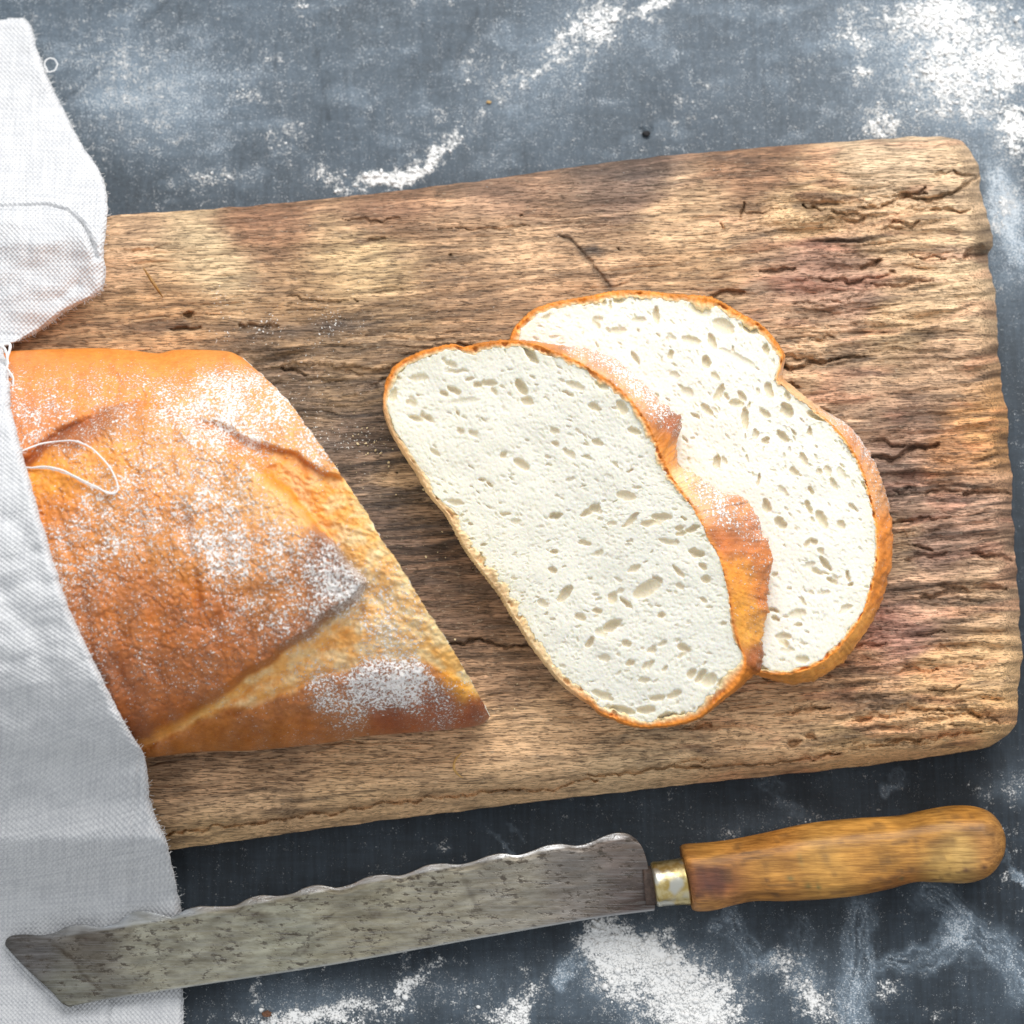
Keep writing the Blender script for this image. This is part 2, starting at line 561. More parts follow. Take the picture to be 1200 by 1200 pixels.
for b in [(170, 120, 95, 70, 0, .22), (215, 140, 40, 70, -15, .12), (640, 80, 150, 50, -30, .14), (1110, 70, 110, 90, 0, .34), (1175, 300, 30, 90, 0, .26), (1180, 230, 26, 60, -20, .3),
          (770, 1150, 100, 60, 20, .4), (560, 1170, 120, 40, 0, .16), (350, 1170, 80, 30, 0, .25), (930, 1080, 120, 80, 0, .06),
          (880, 970, 60, 20, -10, .12), (680, 990, 60, 30, 0, .10), (1190, 920, 50, 25, 0, .22), (970, 1160, 60, 40, 0, .16), (1170, 1180, 60, 50, 20, .1)]:
    FILM += blob(*b)
# finger smears: bands wiped through the flour
for poly, w, amp in [([(1002, 1070), (1008, 1130), (1000, 1200)], 22, .34), ([(1040, 1128), (1075, 1128), (1108, 1108), (1125, 1080)], 17, .34),
                     ([(1095, 1050), (1120, 1075), (1165, 1120), (1200, 1155)], 24, .32), ([(850, 1080), (880, 1128), (912, 1125)], 14, .26),
                     ([(940, 1080), (938, 1110), (950, 1150)], 16, .16), ([(1060, 905), (1062, 925), (1040, 930)], 7, .3),
                     ([(690, 1108), (660, 1140), (650, 1155)], 8, .3), ([(1170, 1010), (1200, 1030)], 4, .6), ([(900, 905), (925, 950)], 10, .12),
                     ([(1168, 200), (1180, 260), (1195, 300)], 16, .25), ([(555, 960), (600, 1000)], 2.5, .3), ([(620, 985), (600, 970)], 2.5, .3)]:
    d, t = pdist(wx, wy, poly)
    st = 0.62 + 0.75 * fbm(d / 3.5, t * 1.6, 31, 3)
    FILM += 1.35 * amp * np.exp(-(d / w) ** 4) * np.clip(st, 0, 1.3)
FILM *= sstep(-160, -60, X * 0) if False else 1
# dark places where the paint is bare
for cx, cy, rx, ry, am in [(560, 960, 200, 40, .7), (1120, 1000, 120, 60, .5), (1140, 1170, 90, 40, .5), (300, 1030, 120, 50, .8), (1100, 900, 90, 30, .7), (950, 1060, 80, 50, .4)]:
    k = 1 - am * np.exp(-(((X - cx) / rx) ** 2 + ((Y - cy) / ry) ** 2))
    FILM *= k
    FL *= 0.5 + 0.5 * k
FILM = FILM + 0.22 * np.clip(FL - .25, 0, .6) + 0.10 * sstep(.1, .6, fbm(X / 70 + .4 * Y / 70, Y / 34, 22, 4)) * sstep(500, 200, Y)
FILM = np.clip(FILM, 0, .8)
pv = fbm(X / 120 + 3, Y / 160, 41)[..., None]
base = np.array([0.0185, 0.027, 0.037]) * (1 + 0.35 * pv)
base = base * (1 - 0.75 * np.exp(-(pdist(X, Y, [(752, 152), (758, 160), (763, 152)])[0] / 3.0) ** 4)[..., None])
scr = 0
for pl in [[(75, 118), (122, 76)], [(165, 32), (196, 2)], [(385, 140), (372, 60)], [(330, 0), (322, 80)], [(560, 10), (540, 60)]]:
    d, t = pdist(X + 1.5 * fbm(X / 12, Y / 12, 51, 2), Y, pl)
    scr = scr + np.exp(-(d / 2.2) ** 2)
FILM = FILM * (1 - 0.35 * np.clip(scr, 0, 1)); FL = FL - 0.12 * np.clip(scr, 0, 1)
Zt = 0.00025 * fbm(X / 70, Y / 200, 61) - 0.0006 * np.exp(-(pdist(X, Y, [(752, 152), (758, 160), (763, 152)])[0] / 3.0) ** 4)
P = W(X, Y, 0.0)
P[..., 2] = Zt
FLOUR_TABLE = (X, Y, FL)
grow = 0.6
# rim: extend the table well beyond the frame
Q, A = skirt(P, {'flour': FL, 'film': FILM, 'base': base}, [(-0.25, 0.0, 1.0), (-0.25, -0.04, 1.0)])
table = grid_obj('table', Q, M_TABLE, None, A)
tag(table, 'dark slate blue painted table top dusted with spilled white flour', 'table', kind='structure')

# ------------------------------------------------------------------ flour lumps lying on the table
ico_v = []
t = (1 + 5 ** .5) / 2
for a_, b_ in ((-1, t), (1, t), (-1, -t), (1, -t)):
    ico_v += [(a_, b_, 0)]
for a_, b_ in ((-1, t), (1, t), (-1, -t), (1, -t)):
    ico_v += [(0, a_, b_)]
for a_, b_ in ((-1, t), (1, t), (-1, -t), (1, -t)):
    ico_v += [(b_, 0, a_)]
ico_v = np.array(ico_v, float) / np.linalg.norm([1, t])
ico_f = np.array([(0, 11, 5), (0, 5, 1), (0, 1, 7), (0, 7, 10), (0, 10, 11), (1, 5, 9), (5, 11, 4), (11, 10, 2), (10, 7, 6), (7, 1, 8),
                  (3, 9, 4), (3, 4, 2), (3, 2, 6), (3, 6, 8), (3, 8, 9), (4, 9, 5), (2, 4, 11), (6, 2, 10), (8, 6, 7), (9, 8, 1)])
# the vertex order above follows (x,y) pairs; rebuild faces by hull to be safe
from itertools import combinations
ed = sorted({tuple(sorted(p)) for p in combinations(range(12), 2) if abs(np.linalg.norm(ico_v[p[0]] - ico_v[p[1]]) - 2 / np.linalg.norm([1, t])) < 1e-3})
es = set(ed)
ico_f = []
for p in combinations(range(12), 3):
    if all(tuple(sorted(q)) in es for q in combinations(p, 2)):
        a_, b_, c_ = ico_v[list(p)]
        ico_f.append(p if np.dot(np.cross(b_ - a_, c_ - a_), a_ + b_ + c_) > 0 else p[::-1])
ico_f = np.array(ico_f)


def lumps(name, pts, size, mat, flat=0.6, parent=None):
    n = len(pts)
    V = np.repeat(ico_v[None], n, 0) * (1 + 0.28 * rng.standard_normal((n, 12, 1)))
    V = V * size[:, None, None] * np.stack([1 + .4 * rng.random(n), .7 + .5 * rng.random(n), np.full(n, flat)], -1)[:, None]
    an = rng.random(n) * 6.28
    ca, sa = np.cos(an)[:, None], np.sin(an)[:, None]
    V = np.stack([V[..., 0] * ca - V[..., 1] * sa, V[..., 0] * sa + V[..., 1] * ca, V[..., 2]], -1)
    V = V + pts[:, None]
    F = (ico_f[None] + 12 * np.arange(n)[:, None, None]).reshape(-1, 3)
    return link_mesh(name, V.reshape(-1, 3), F, mat, parent)


prob = np.clip(FL - 0.42, 0, 1) ** 1.6
prob = np.where((X > -10) & (X < 1210) & (Y > -10) & (Y < 1210), prob, 0)
idx = rng.choice(prob.size, 3800, p=(prob / prob.sum()).ravel())
lp = W(X.ravel()[idx] + rng.uniform(-1, 1, len(idx)), Y.ravel()[idx] + rng.uniform(-1, 1, len(idx)), 0)
sz = PX * (0.5 + 1.4 * rng.random(len(idx)) ** 3 + 2.2 * (rng.random(len(idx)) ** 14))
lp[:, 2] = sz * 0.35
tag(lumps('spilled_flour', lp, sz, M_FLOUR, 0.65), 'loose white flour lumps scattered over the dark table', 'flour', kind='stuff')

# ------------------------------------------------------------------ cutting board
NU, NV = 880, 540
Tc = spline([(-110, 276), (130, 253), (260, 244), (400, 231), (560, 212), (730, 188), (880, 174), (1000, 165), (1060, 161), (1104, 160)], NU)
Bc = spline([(-110, 1036), (200, 996), (400, 968), (600, 943), (800, 920), (1000, 899), (1110, 884), (1160, 875)], NU)
Rc = spline([(1104, 160), (1128, 166), (1142, 186), (1149, 206), (1150, 222), (1153, 240), (1160, 262), (1163, 285), (1157, 303), (1164, 330), (1168, 370), (1170, 420),
             (1178, 470), (1183, 530), (1187, 600), (1190, 660), (1195, 720), (1197, 770), (1193, 810), (1190, 850), (1160, 875)], NV)
Lc = spline([(-110, 276), (-110, 1036)], NV)
tt = np.linspace(0, 1, NV)
Rc[:, 0] += (2.2 * pn(tt * 60, tt * 0, 71) + 3 * pn(tt * 22, tt * 0, 72)) * np.sin(np.pi * tt) ** .3
tu = np.linspace(0, 1, NU)
Tc[:, 1] += 1.3 * pn(tu * 50, tu * 0, 73); Bc[:, 1] += 1.2 * pn(tu * 40, tu * 0, 74)
G, U, V_ = coons(Tc, Bc, Lc, Rc)
X, Y = G[..., 0], G[..., 1]
dT = np.linalg.norm(G - Tc[None], axis=-1)
dB = np.linalg.norm(G - Bc[None], axis=-1)
dR = np.linalg.norm(G - Rc[:, None], axis=-1)
wob = 5 * fbm(X / 60, Y / 20, 75)
# grain coordinates
ca, sa = math.cos(math.radians(-4.5)), math.sin(math.radians(-4.5))
ga = X * ca + Y * sa
gb = -X * sa + Y * ca
gb = gb + 10 * fbm(ga / 260, gb / 90, 81, 3) + 2.5 * fbm(ga / 50, gb / 25, 82, 2)
Zs = np.full(X.shape, ZB)
# worn rounding of the edges
Zs -= 0.013 * np.power(np.clip(1 - (dT + wob * .5) / 52, 0, 1), 2.2)
df = dB + 0.5 * wob
Zs -= np.where(df < 26, 0.0085 + 0.017 * np.clip((26 - df) / 26, 0, 1), 0.0085 * np.power(np.clip(1 - (df - 26) / 34, 0, 1), 1.8)) * sstep(1240, 1100, X)
Zs -= 0.017 * np.power(np.clip(1 - (dB) / 46, 0, 1), 2.0) * (1 - sstep(1240, 1100, X))
Zs -= 0.016 * np.power(np.clip(1 - (dR + .4 * wob) / 26, 0, 1), 2.4)
Zs = np.maximum(Zs, 0.006)
# surface relief
rough = 0.25 + 0.75 * sstep(760, 980, X) * sstep(150, 260, Y) + 0.6 * np.exp(-(((X - 430) / 170) ** 2 + ((Y - 420) / 55) ** 2)) + 0.35 * np.exp(-((dB - 60) / 50) ** 2) * sstep(600, 900, X)
rough *= 0.75 + 0.5 * fbm(ga / 130, gb / 60, 83, 2)
rough = np.clip(rough, 0.15, 1.4)
fib = fbm(ga / 70, gb / 4.5, 84, 3)
lump = fbm(ga / 46, gb / 11, 85, 3)
ridge = 1 - np.abs(fbm(ga / 75, gb / 13, 86, 3)) * 2.2
Zs += 0.00014 * fib + 0.00035 * lump * rough
ff = fbm(ga / 120, gb / 14, 184, 2) * 1.1 + 0.26 * fbm(ga / 30, gb / 6, 185, 2) + 0.10 * fbm(X / 6, Y / 6, 186, 2)
kk_ = 4.2
fl_ = np.floor(ff * kk_); fr_ = ff * kk_ - fl_
Zs += (fl_ + sstep(0.0, 0.22, fr_) - 0.35 * fr_) / kk_ * 0.0034 * np.clip(rough - 0.30, 0, 1)
Zs -= 0.0015 * np.clip(sstep(0.62, 0.98, ridge), 0, 1) * np.clip(rough - 0.35, 0, 1) * sstep(-0.15, 0.45, fbm(ga / 110, gb / 40, 87, 2))
thin = pn(ga / 95, gb / 3.2, 88)
Zs -= 0.0007 * sstep(0.42, 0.62, thin) * sstep(0.0, 0.4, fbm(ga / 150, gb / 50, 89, 2) + 0.3 * rough)
Zs += 0.0009 * fbm(X / 160, Y / 60, 90, 2)
# terrace where old wood has flaked away, above and right of the loaf
jag = 8 * fbm(X / 34, Y / 40, 91, 4) + 5 * np.round(2 * fbm(X / 22, Y / 400, 92, 2)) / 2
up = np.interp(X, [300, 360, 430, 480, 560, 640], [432, 420, 428, 424, 402, 398]) + jag
lo = np.interp(X, [300, 360, 430, 480, 560, 640], [470, 478, 462, 452, 425, 400]) + jag * .8
mk = sstep(290, 340, X) * sstep(640, 560, X)
Zs -= 0.0016 * mk * sstep(0, 5, Y - up) * sstep(0, 9, lo - Y)
for f_, s_ in ((13, 93), (24, 94)):
    ln = up + f_ + 5 * fbm(X / 26, Y / 60, s_, 3)
    Zs -= 0.0012 * mk * np.exp(-((Y - ln) / 2.0) ** 2) * sstep(-.2, .3, fbm(X / 40, Y / 200, s_ + 9, 2))
# single cracks
jx = X + 3 * fbm(X / 18, Y / 18, 95, 3)
jy = Y + 4.5 * fbm(X / 20, Y / 20, 96, 3)
cracks = [([(868, 436), (905, 428), (930, 432), (965, 424), (1012, 416)], 3.2, .0030), ([(500, 757), (560, 751), (600, 757), (640, 756)], 2.2, .0022),
          ([(1012, 536), (1045, 538), (1075, 526), (1100, 520)], 4.0, .0028), ([(1020, 516), (1060, 522)], 3, .002),
          ([(400, 255), (435, 260), (470, 257)], 1.6, .0015), ([(655, 272), (678, 290), (700, 318), (714, 338)], 2.8, .0008),
          ([(430, 283), (452, 280)], 2.5, .0012), ([(515, 268), (575, 268), (620, 263)], 1.6, .001), ([(940, 240), (980, 250), (1030, 242), (1085, 222)], 3.0, .0026),
          ([(1060, 232), (1090, 236), (1128, 222), (1150, 203)], 3.2, .003), ([(1118, 202), (1140, 206)], 3.0, .0025), ([(1130, 300), (1155, 292), (1166, 300)], 6, .005),
          ([(890, 318), (930, 316)], 3, .002), ([(1010, 312), (1030, 305)], 5, .0035), ([(960, 325), (1000, 330), (1048, 320)], 2.6, .002), ([(830, 348), (870, 340)], 3, .002),
          ([(1000, 846), (1020, 842)], 2.6, .0025), ([(930, 832), (972, 828)], 2.2, .002), ([(1130, 578), (1160, 574), (1184, 578)], 4, .003), ([(1080, 700), (1130, 690), (1180, 688)], 5, .0026),
          ([(990, 600), (1040, 612), (1090, 606)], 2.6, .0018), ([(1140, 650), (1185, 655)], 5, .003), ([(1060, 655), (1110, 650)], 3, .0018), ([(1100, 830), (1160, 838)], 3, .002),
          ([(925, 870), (938, 868)], 4, .003), ([(945, 862), (955, 864)], 4, .0025), ([(690, 908), (760, 900), (820, 897), (900, 893), (985, 884)], 3.4, .0032), ([(185, 978), (330, 958), (460, 938), (560, 928), (650, 922), (700, 912)], 4.0, .0034),
          ([(1040, 870), (1100, 862), (1150, 856)], 3.2, .0025), ([(200, 388), (235, 384)], 3.0, .002), ([(330, 432), (360, 440)], 2.5, .002), ([(340, 350), (420, 352)], 1.6, .0012),
          ([(215, 370), (228, 368)], 2.6, .003), ([(488, 450), (540, 440), (580, 446)], 1.8, .0013), ([(130, 295), (200, 288)], 1.6, .0008),
          ([(610, 255), (612, 255)], 2, .002), ([(525, 297), (528, 297)], 2, .002), ([(725, 294), (728, 294)], 2, .002), ([(465, 555), (466, 555)], 2, .002), ([(553, 667), (555, 668)], 2, .002),
          ([(869, 254), (871, 240)], 2.2, .0022), ([(843, 262), (848, 268)], 2.2, .0018)]
r3 = np.random.default_rng(21)
for _ in range(230):
    cx_, cy_ = r3.uniform(130, 1190), r3.uniform(190, 930)
    i_ = np.unravel_index(np.argmin((X[::6, ::6] - cx_) ** 2 + (Y[::6, ::6] - cy_) ** 2), X[::6, ::6].shape)
    rg = rough[::6, ::6][i_]
    if r3.random() > (rg - 0.22) * 1.3:
        continue
    L_ = r3.uniform(8, 26) * (1 + 1.2 * r3.random() ** 3)
    sl = -0.07 + 0.10 * r3.standard_normal()
    pl = [(cx_ - L_, cy_ - sl * L_), (cx_ - L_ * .2, cy_ + r3.normal(0, 2.5)), (cx_ + L_ * .4, cy_ + r3.normal(0, 2.5)), (cx_ + L_, cy_ + sl * L_)]
    cracks.append((pl, r3.uniform(1.6, 3.4), r3.uniform(.0009, .0024)))
JX, JY = jx, jy
for pl, w, dep in cracks:
    pa = np.array(pl, float)
    win = (JX > pa[:, 0].min() - 25) & (JX < pa[:, 0].max() + 25) & (JY > pa[:, 1].min() - 25) & (JY < pa[:, 1].max() + 25)
    if not win.any():
        continue
    jx, jy = JX[win], JY[win]
    d, t = pdist(jx, jy, pl)
    wd = 0.62 * w * (0.35 + 0.9 * np.sqrt(np.clip(np.sin(np.pi * np.clip(t, .02, .98)), 0, 1))) * (1 + 0.5 * pn(jx / 9, jy / 9, 97))
    pa = np.array(pl, float)
    o_ = np.argsort(pa[:, 0])
    sg = jy - np.interp(jx, pa[o_, 0], pa[o_, 1])            # > 0 below the lip
    e = np.exp(-(d / wd) ** 3) + 0.35 * np.exp(-d / (2.6 * wd)) * (sg > 0) * sstep(0, 2.0, sg) if abs(pa[0, 0] - pa[-1, 0]) > 4 else np.exp(-(d / wd) ** 2.5)
    Zs[win] -= 1.15 * dep * e
jx, jy = JX, JY
# colour of the wood itself
CT = [(130, 270, (190, 150, 115)), (300, 255, (150, 105, 75)), (250, 300, (205, 175, 135)), (450, 240, (150, 108, 80)), (600, 225, (150, 112, 88)), (720, 205, (118, 92, 78)),
      (740, 192, (105, 82, 72)), (880, 190, (140, 100, 72)), (1050, 185, (208, 175, 142)), (1120, 200, (200, 165, 130)), (430, 300, (200, 165, 120)), (600, 290, (195, 155, 118)), (800, 265, (205, 165, 125)),
      (950, 250, (205, 165, 120)), (200, 370, (168, 128, 88)), (350, 380, (150, 115, 80)), (550, 340, (158, 122, 90)), (800, 310, (165, 130, 95)), (700, 320, (165, 130, 98)), (450, 390, (140, 110, 80)), (400, 450, (128, 102, 78)),
      (340, 440, (112, 88, 70)), (420, 520, (112, 90, 78)), (470, 560, (152, 122, 95)), (450, 620, (104, 80, 68)), (520, 680, (112, 82, 64)), (600, 780, (122, 92, 70)), (560, 860, (178, 138, 98)),
      (640, 860, (178, 140, 102)), (1050, 280, (205, 165, 125)), (1130, 330, (205, 170, 132)), (1000, 340, (160, 122, 102)), (960, 310, (150, 110, 92)), (1050, 380, (180, 145, 108)), (950, 420, (175, 140, 108)), (1100, 430, (172, 135, 105)),
      (1150, 500, (190, 135, 76)), (1110, 520, (170, 115, 70)), (1080, 500, (135, 102, 84)), (1050, 560, (130, 100, 86)), (1130, 600, (152, 115, 95)), (1100, 640, (128, 98, 84)), (1080, 700, (146, 112, 88)), (1060, 740, (148, 104, 90)),
      (1150, 700, (160, 126, 96)), (1000, 800, (165, 124, 88)), (1100, 790, (188, 145, 98)), (1170, 850, (205, 158, 102)), (900, 860, (180, 140, 100)), (1000, 880, (186, 146, 100)),
      (750, 900, (190, 155, 115)), (400, 930, (182, 142, 100)), (250, 930, (165, 128, 94)), (200, 900, (140, 108, 80)), (330, 900, (150, 116, 84)), (250, 975, (170, 134, 92)), (600, 935, (178, 140, 100)), (900, 900, (180, 140, 100)),
      (560, 720, (112, 82, 62)), (480, 760, (120, 90, 68)), (900, 700, (130, 100, 78)), (1050, 640, (150, 120, 92)), (980, 470, (165, 130, 104)), (1160, 780, (190, 150, 104))]
basec = lin(np.array(idw(X + 12 * fbm(ga / 90, gb / 20, 101, 2), Y + 10 * fbm(ga / 90, gb / 20, 102, 2), CT, 18, 2.2)))
Eest = np.interp(Y, [150, 400, 650, 950], [1.18, 1.0, 0.86, 0.74])
basec = basec / Eest[..., None] * 1.22
lum = basec.mean(-1, keepdims=True)
basec = lum + (basec - lum) * 0.80
basec = basec * np.array([1.09, 1.09, 1.0])
st = fbm(ga / 280, gb / 8, 103, 5, .6)
basec = basec * np.exp(0.62 * st + 0.36 * fbm(ga / 90, gb / 2.8, 109, 2) + 0.22 * fbm(X / 46, Y / 20, 110, 3))[..., None]
dk = sstep(0.12, 0.55, fbm(ga / 110, gb / 16, 104, 4)) * (0.4 + 0.6 * sstep(0, 1, rough))
basec = basec * (1 - 0.62 * dk[..., None]) + 0.62 * dk[..., None] * np.array([0.046, 0.032, 0.027])
bk = sstep(0.06, 0.30, fbm(ga / 190, gb / 9, 125, 5, .6)) * (0.20 + 0.8 * np.exp(-(((X - 500) / 190) ** 2 + ((Y - 560) / 210) ** 2)) + 0.5 * sstep(850, 1000, X) * sstep(440, 560, Y) * sstep(780, 680, Y))
basec = basec * (1 - 0.8 * bk[..., None]) + 0.8 * bk[..., None] * np.array([0.026, 0.020, 0.018])
rd = sstep(0.2, 0.6, fbm(ga / 90, gb / 22, 105, 2)) * sstep(700, 950, X)
basec = basec * (1 + rd[..., None] * (np.array([1.03, .92, .92]) - 1))
gy = sstep(0.15, 0.6, fbm(ga / 120, gb / 18, 106, 3)) * np.exp(-(((X - 480) / 150) ** 2 + ((Y - 560) / 160) ** 2))
basec = basec * (1 - 0.6 * gy[..., None]) + 0.6 * gy[..., None] * np.array([0.105, 0.088, 0.085])
# scuffed patches across the grain
sc = sstep(0.25, 0.6, fbm(X / 24 + Y / 90, Y / 46, 107, 2)) * 0.22
basec = basec * (1 + sc[..., None])
for cx, cy, rx, ry, am, cc in [(695, 294, 15, 8, .85, (.06, .05, .045)), (730, 205, 60, 8, .6, (.07, .055, .05)), (850, 186, 40, 6, .5, (.08, .06, .05)), (570, 275, 50, 5, .35, (.12, .08, .06)), (715, 335, 8, 10, .5, (.07, .05, .045)),
                              (470, 300, 12, 5, .3, (.2, .12, .1)), (1120, 295, 30, 8, .4, (.46, .28, .22)), (885, 338, 18, 10, .5, (.45, .34, .24)), (1150, 287, 14, 12, .6, (.05, .035, .02)),
                              (500, 690, 70, 40, .4, (.055, .04, .032)), (185, 384, 60, 9, .6, (.07, .055, .05)), (330, 388, 60, 12, .5, (.085, .07, .066)), (400, 384, 50, 9, .45, (.08, .065, .06)), (300, 258, 60, 9, .45, (.20, .11, .07)), (440, 246, 70, 9, .5, (.19, .105, .07)), (590, 222, 60, 9, .45, (.15, .10, .075)), (430, 282, 20, 4, .5, (.16, .09, .07)), (395, 378, 25, 6, .5, (.06, .05, .05)), (560, 350, 60, 8, .35, (.1, .075, .06)), (150, 345, 12, 16, .35, (.14, .08, .03)), (1110, 470, 60, 8, .4, (.10, .07, .055)), (450, 610, 40, 26, .4, (.05, .04, .036))]:
    k = am * np.exp(-(((jx - cx) / rx) ** 2 + ((jy - cy) / ry) ** 2) ** 1.5)[..., None]
    basec = basec * (1 - k) + k * np.array(cc)
d, t = pdist(jx, jy, [(655, 272), (678, 290), (700, 318), (714, 338)])
k = 0.55 * np.exp(-(d / 5.0) ** 2)[..., None]
basec = basec * (1 - k) + k * np.array((.07, .055, .045))
d, t = pdist(X, Y, [(712, 880), (728, 868), (735, 858)])
k = 0.5 * np.exp(-(d / 4) ** 2)[..., None]
basec = basec * (1 - k) + k * np.array((.09, .06, .04))
basec = hclip(basec, 0.74)
flw = 0.12 + 0.33 * np.exp(-(((X - 320) / 140) ** 2 + ((Y - 375) / 45) ** 2)) * (0.6 + .6 * fbm(X / 40, Y / 40, 108, 2)) + .25 * np.exp(-(((X - 420) / 60) ** 2 + ((Y - 515) / 20) ** 2))
flw = flw + 0.2 * np.exp(-(((X - 340) / 60) ** 2 + ((Y - 480) / 60) ** 2))
P = W(X, Y, Zs)
Q, A = skirt(P, {'base': basec, 'flour': flw}, [(0.0004, 0.004, 0.35), (0.0012, 0.004, 0.7), (0.003, 0.0002, 1.0), (0.03, 0.0002, 1.0)])
board = grid_obj('cutting_board', Q, M_WOOD, None, A)
tag(board, 'thick weathered wooden cutting board with worn cracked edges lying under the bread', 'cutting board')

# ------------------------------------------------------------------ loaf
NU, NV = 560, 380
Tl = spline([(-150, 414), (-70, 414), (0, 412), (60, 409), (120, 408), (158, 411), (185, 414), (205, 410), (240, 410), (268, 412), (284, 419)], NU)
Bl = spline([(-150, 884), (100, 890), (170, 888), (235, 881), (304, 879), (388, 870), (427, 863), (503, 857), (545, 853), (566, 848), (574, 840)], NU)
Rl = spline([(284, 419), (310, 442), (335, 467), (360, 500), (385, 535), (410, 572), (429, 600), (447, 632), (467, 660), (492, 702), (526, 754), (545, 786), (563, 818), (574, 840)], NV)
Ll = spline([(-150, 414), (-150, 884)], NV)
tt = np.linspace(0, 1, NV)
Rl[:, 0] += (2.3 * pn(tt * 45, 0 * tt, 111) + 1.2 * pn(tt * 120, 0 * tt, 112)) * np.sin(np.pi * tt) ** .5
G, U, V_ = coons(Tl, Bl, Ll, Rl)
X, Y = G[..., 0], G[..., 1]


def dome(v):
    a = np.where(v < 0.44, (0.44 - v) / 0.44, (v - 0.44) / 0.56)
    return ZB + 0.014 + 0.046 * np.power(np.clip(1 - np.power(np.clip(a, 0, 1), 2.5), 0, 1), 0.62)


Z = dome(V_)
jx = X + 5 * fbm(X / 40, Y / 40, 113, 3)
jy = Y + 5 * fbm(X / 40, Y / 40, 114, 3)
upl = [(-300, 560), (10, 545), (35, 533), (65, 512), (95, 494), (124, 478), (160, 470), (205, 480), (250, 497), (300, 516), (350, 536), (392, 556), (430, 574)]
lol = [(-300, 900), (165, 880), (215, 857), (262, 832), (300, 828), (340, 812), (400, 789), (455, 773), (500, 777), (540, 799), (566, 825), (600, 840)]
upf = lambda x, y: np.interp(x, [q[0] for q in upl], [q[1] for q in upl]) - y
lof = lambda x, y: y - np.interp(x, [q[0] for q in lol], [q[1] for q in lol])
flap = [(118, 476), (150, 470), (200, 478), (250, 503), (292, 532), (330, 566), (372, 612), (402, 647), (432, 682), (424, 696), (390, 722), (350, 753), (300, 790), (255, 818), (210, 850), (165, 874), (120, 872),
        (60, 860), (-260, 860), (-260, 560), (-20, 560), (30, 540), (80, 503)]
sd = sdist(jx, jy, flap)
tipm = sstep(230, 400, X) * sstep(560, 640, Y)
lowm = sstep(640, 760, Y) * sstep(180, 300, X)
rightm = sstep(250, 330, X) * sstep(700, 660, Y)
wid = 24 - 17 * np.maximum(np.maximum(tipm, 0.8 * lowm), .55 * rightm)
Z += (0.0045 + 0.0040 * tipm + .002 * lowm + .0018 * rightm) * sstep(-0.2, 1, sd / wid)
# furrow right of the flap and below it
d1, t1 = pdist(jx, jy, [(225, 500), (290, 545), (345, 600), (400, 665), (440, 700)])
Z -= 0.0022 * np.exp(-((d1) / 20) ** 2) * (sd < 40) * sstep(10, -10, sd)
d2, t2 = pdist(jx, jy, [(168, 874), (215, 850), (260, 822), (330, 786), (380, 756), (425, 715)])
Z -= 0.0030 * np.exp(-(d2 / 7) ** 2) * sstep(6, -4, sd)
d2b, _ = pdist(jx, jy, [(275, 838), (320, 815), (360, 797), (400, 782)])
Z -= 0.0014 * np.exp(-(d2b / 3.5) ** 2)
# upper band lip
lip = [(160, 470), (205, 480), (250, 497), (300, 516), (350, 536), (392, 556)]
d3, t3 = pdist(jx, jy, lip)
above = np.interp(jx, [q[0] for q in lip], [q[1] for q in lip]) - jy
am3 = sstep(190, 300, X)
Z += 0.0024 * am3 * sstep(-4, 4, above) * sstep(110, 6, above)
Z -= 0.0010 * am3 * np.exp(-((above + 9) / 7) ** 2)
# left crease
d4, t4 = pdist(jx, jy, [(124, 478), (95, 494), (65, 512), (35, 533), (10, 545)])
side = np.interp(jx, [10, 35, 65, 95, 124], [545, 533, 512, 494, 478]) - jy
Z -= 0.0026 * np.exp(-(d4 / 6) ** 2) * sstep(130, 100, X)
Z += 0.0022 * sstep(-4, 5, side) * sstep(50, 5, side) * sstep(135, 90, X)
d5, _ = pdist(jx, jy, [(122, 415), (132, 445), (133, 472)])
Z -= 0.0024 * np.exp(-(d5 / 8) ** 2)
d6, _ = pdist(jx, jy, [(165, 468), (195, 490), (205, 520)])
Z -= 0.0020 * np.exp(-(d6 / 8) ** 2)
# lower crust shoulder
shp = [(300, 838), (340, 812), (400, 788), (455, 772), (500, 776), (540, 798), (566, 824), (580, 845), (540, 870), (300, 890)]
s2 = sdist(jx, jy, shp)
Z += 0.0026 * sstep(-10, 16, s2)
# wrinkles down the flap
fan = X + (Y - 470) * -0.08
wr = fbm(fan / 30, Y / 260, 115, 3)
Z += 0.0006 * wr * sstep(-10, 40, sd)
wvar = 0.55 + 0.75 * fbm(X / 40, Y / 50, 128, 2)
for pl, w, dep in [([(198, 500), (206, 570), (222, 640), (232, 720), (236, 780)], 6.5, .0025), ([(135, 690), (140, 760), (150, 830)], 7, .0020), ([(262, 640), (258, 720), (250, 800)], 6.5, .0018), ([(165, 560), (172, 650), (185, 730)], 6, .0013), ([(95, 690), (105, 760), (125, 820)], 6, .0022), ([(335, 640), (330, 720)], 7, .0011), ([(180, 740), (190, 810), (198, 845)], 6, .0016), ([(290, 700), (286, 770)], 6, .001), ([(70, 600), (84, 680)], 6, .0013), ([(145, 500), (150, 560)], 6, .0012)]:
    d, t = pdist(jx + 7 * fbm(X / 50, Y / 50, 129, 2), jy, pl)
    Z -= dep * np.clip(wvar, 0, 1.4) * np.exp(-(d / w) ** 2) * np.sin(np.pi * np.clip(t, .05, .95)) ** .5
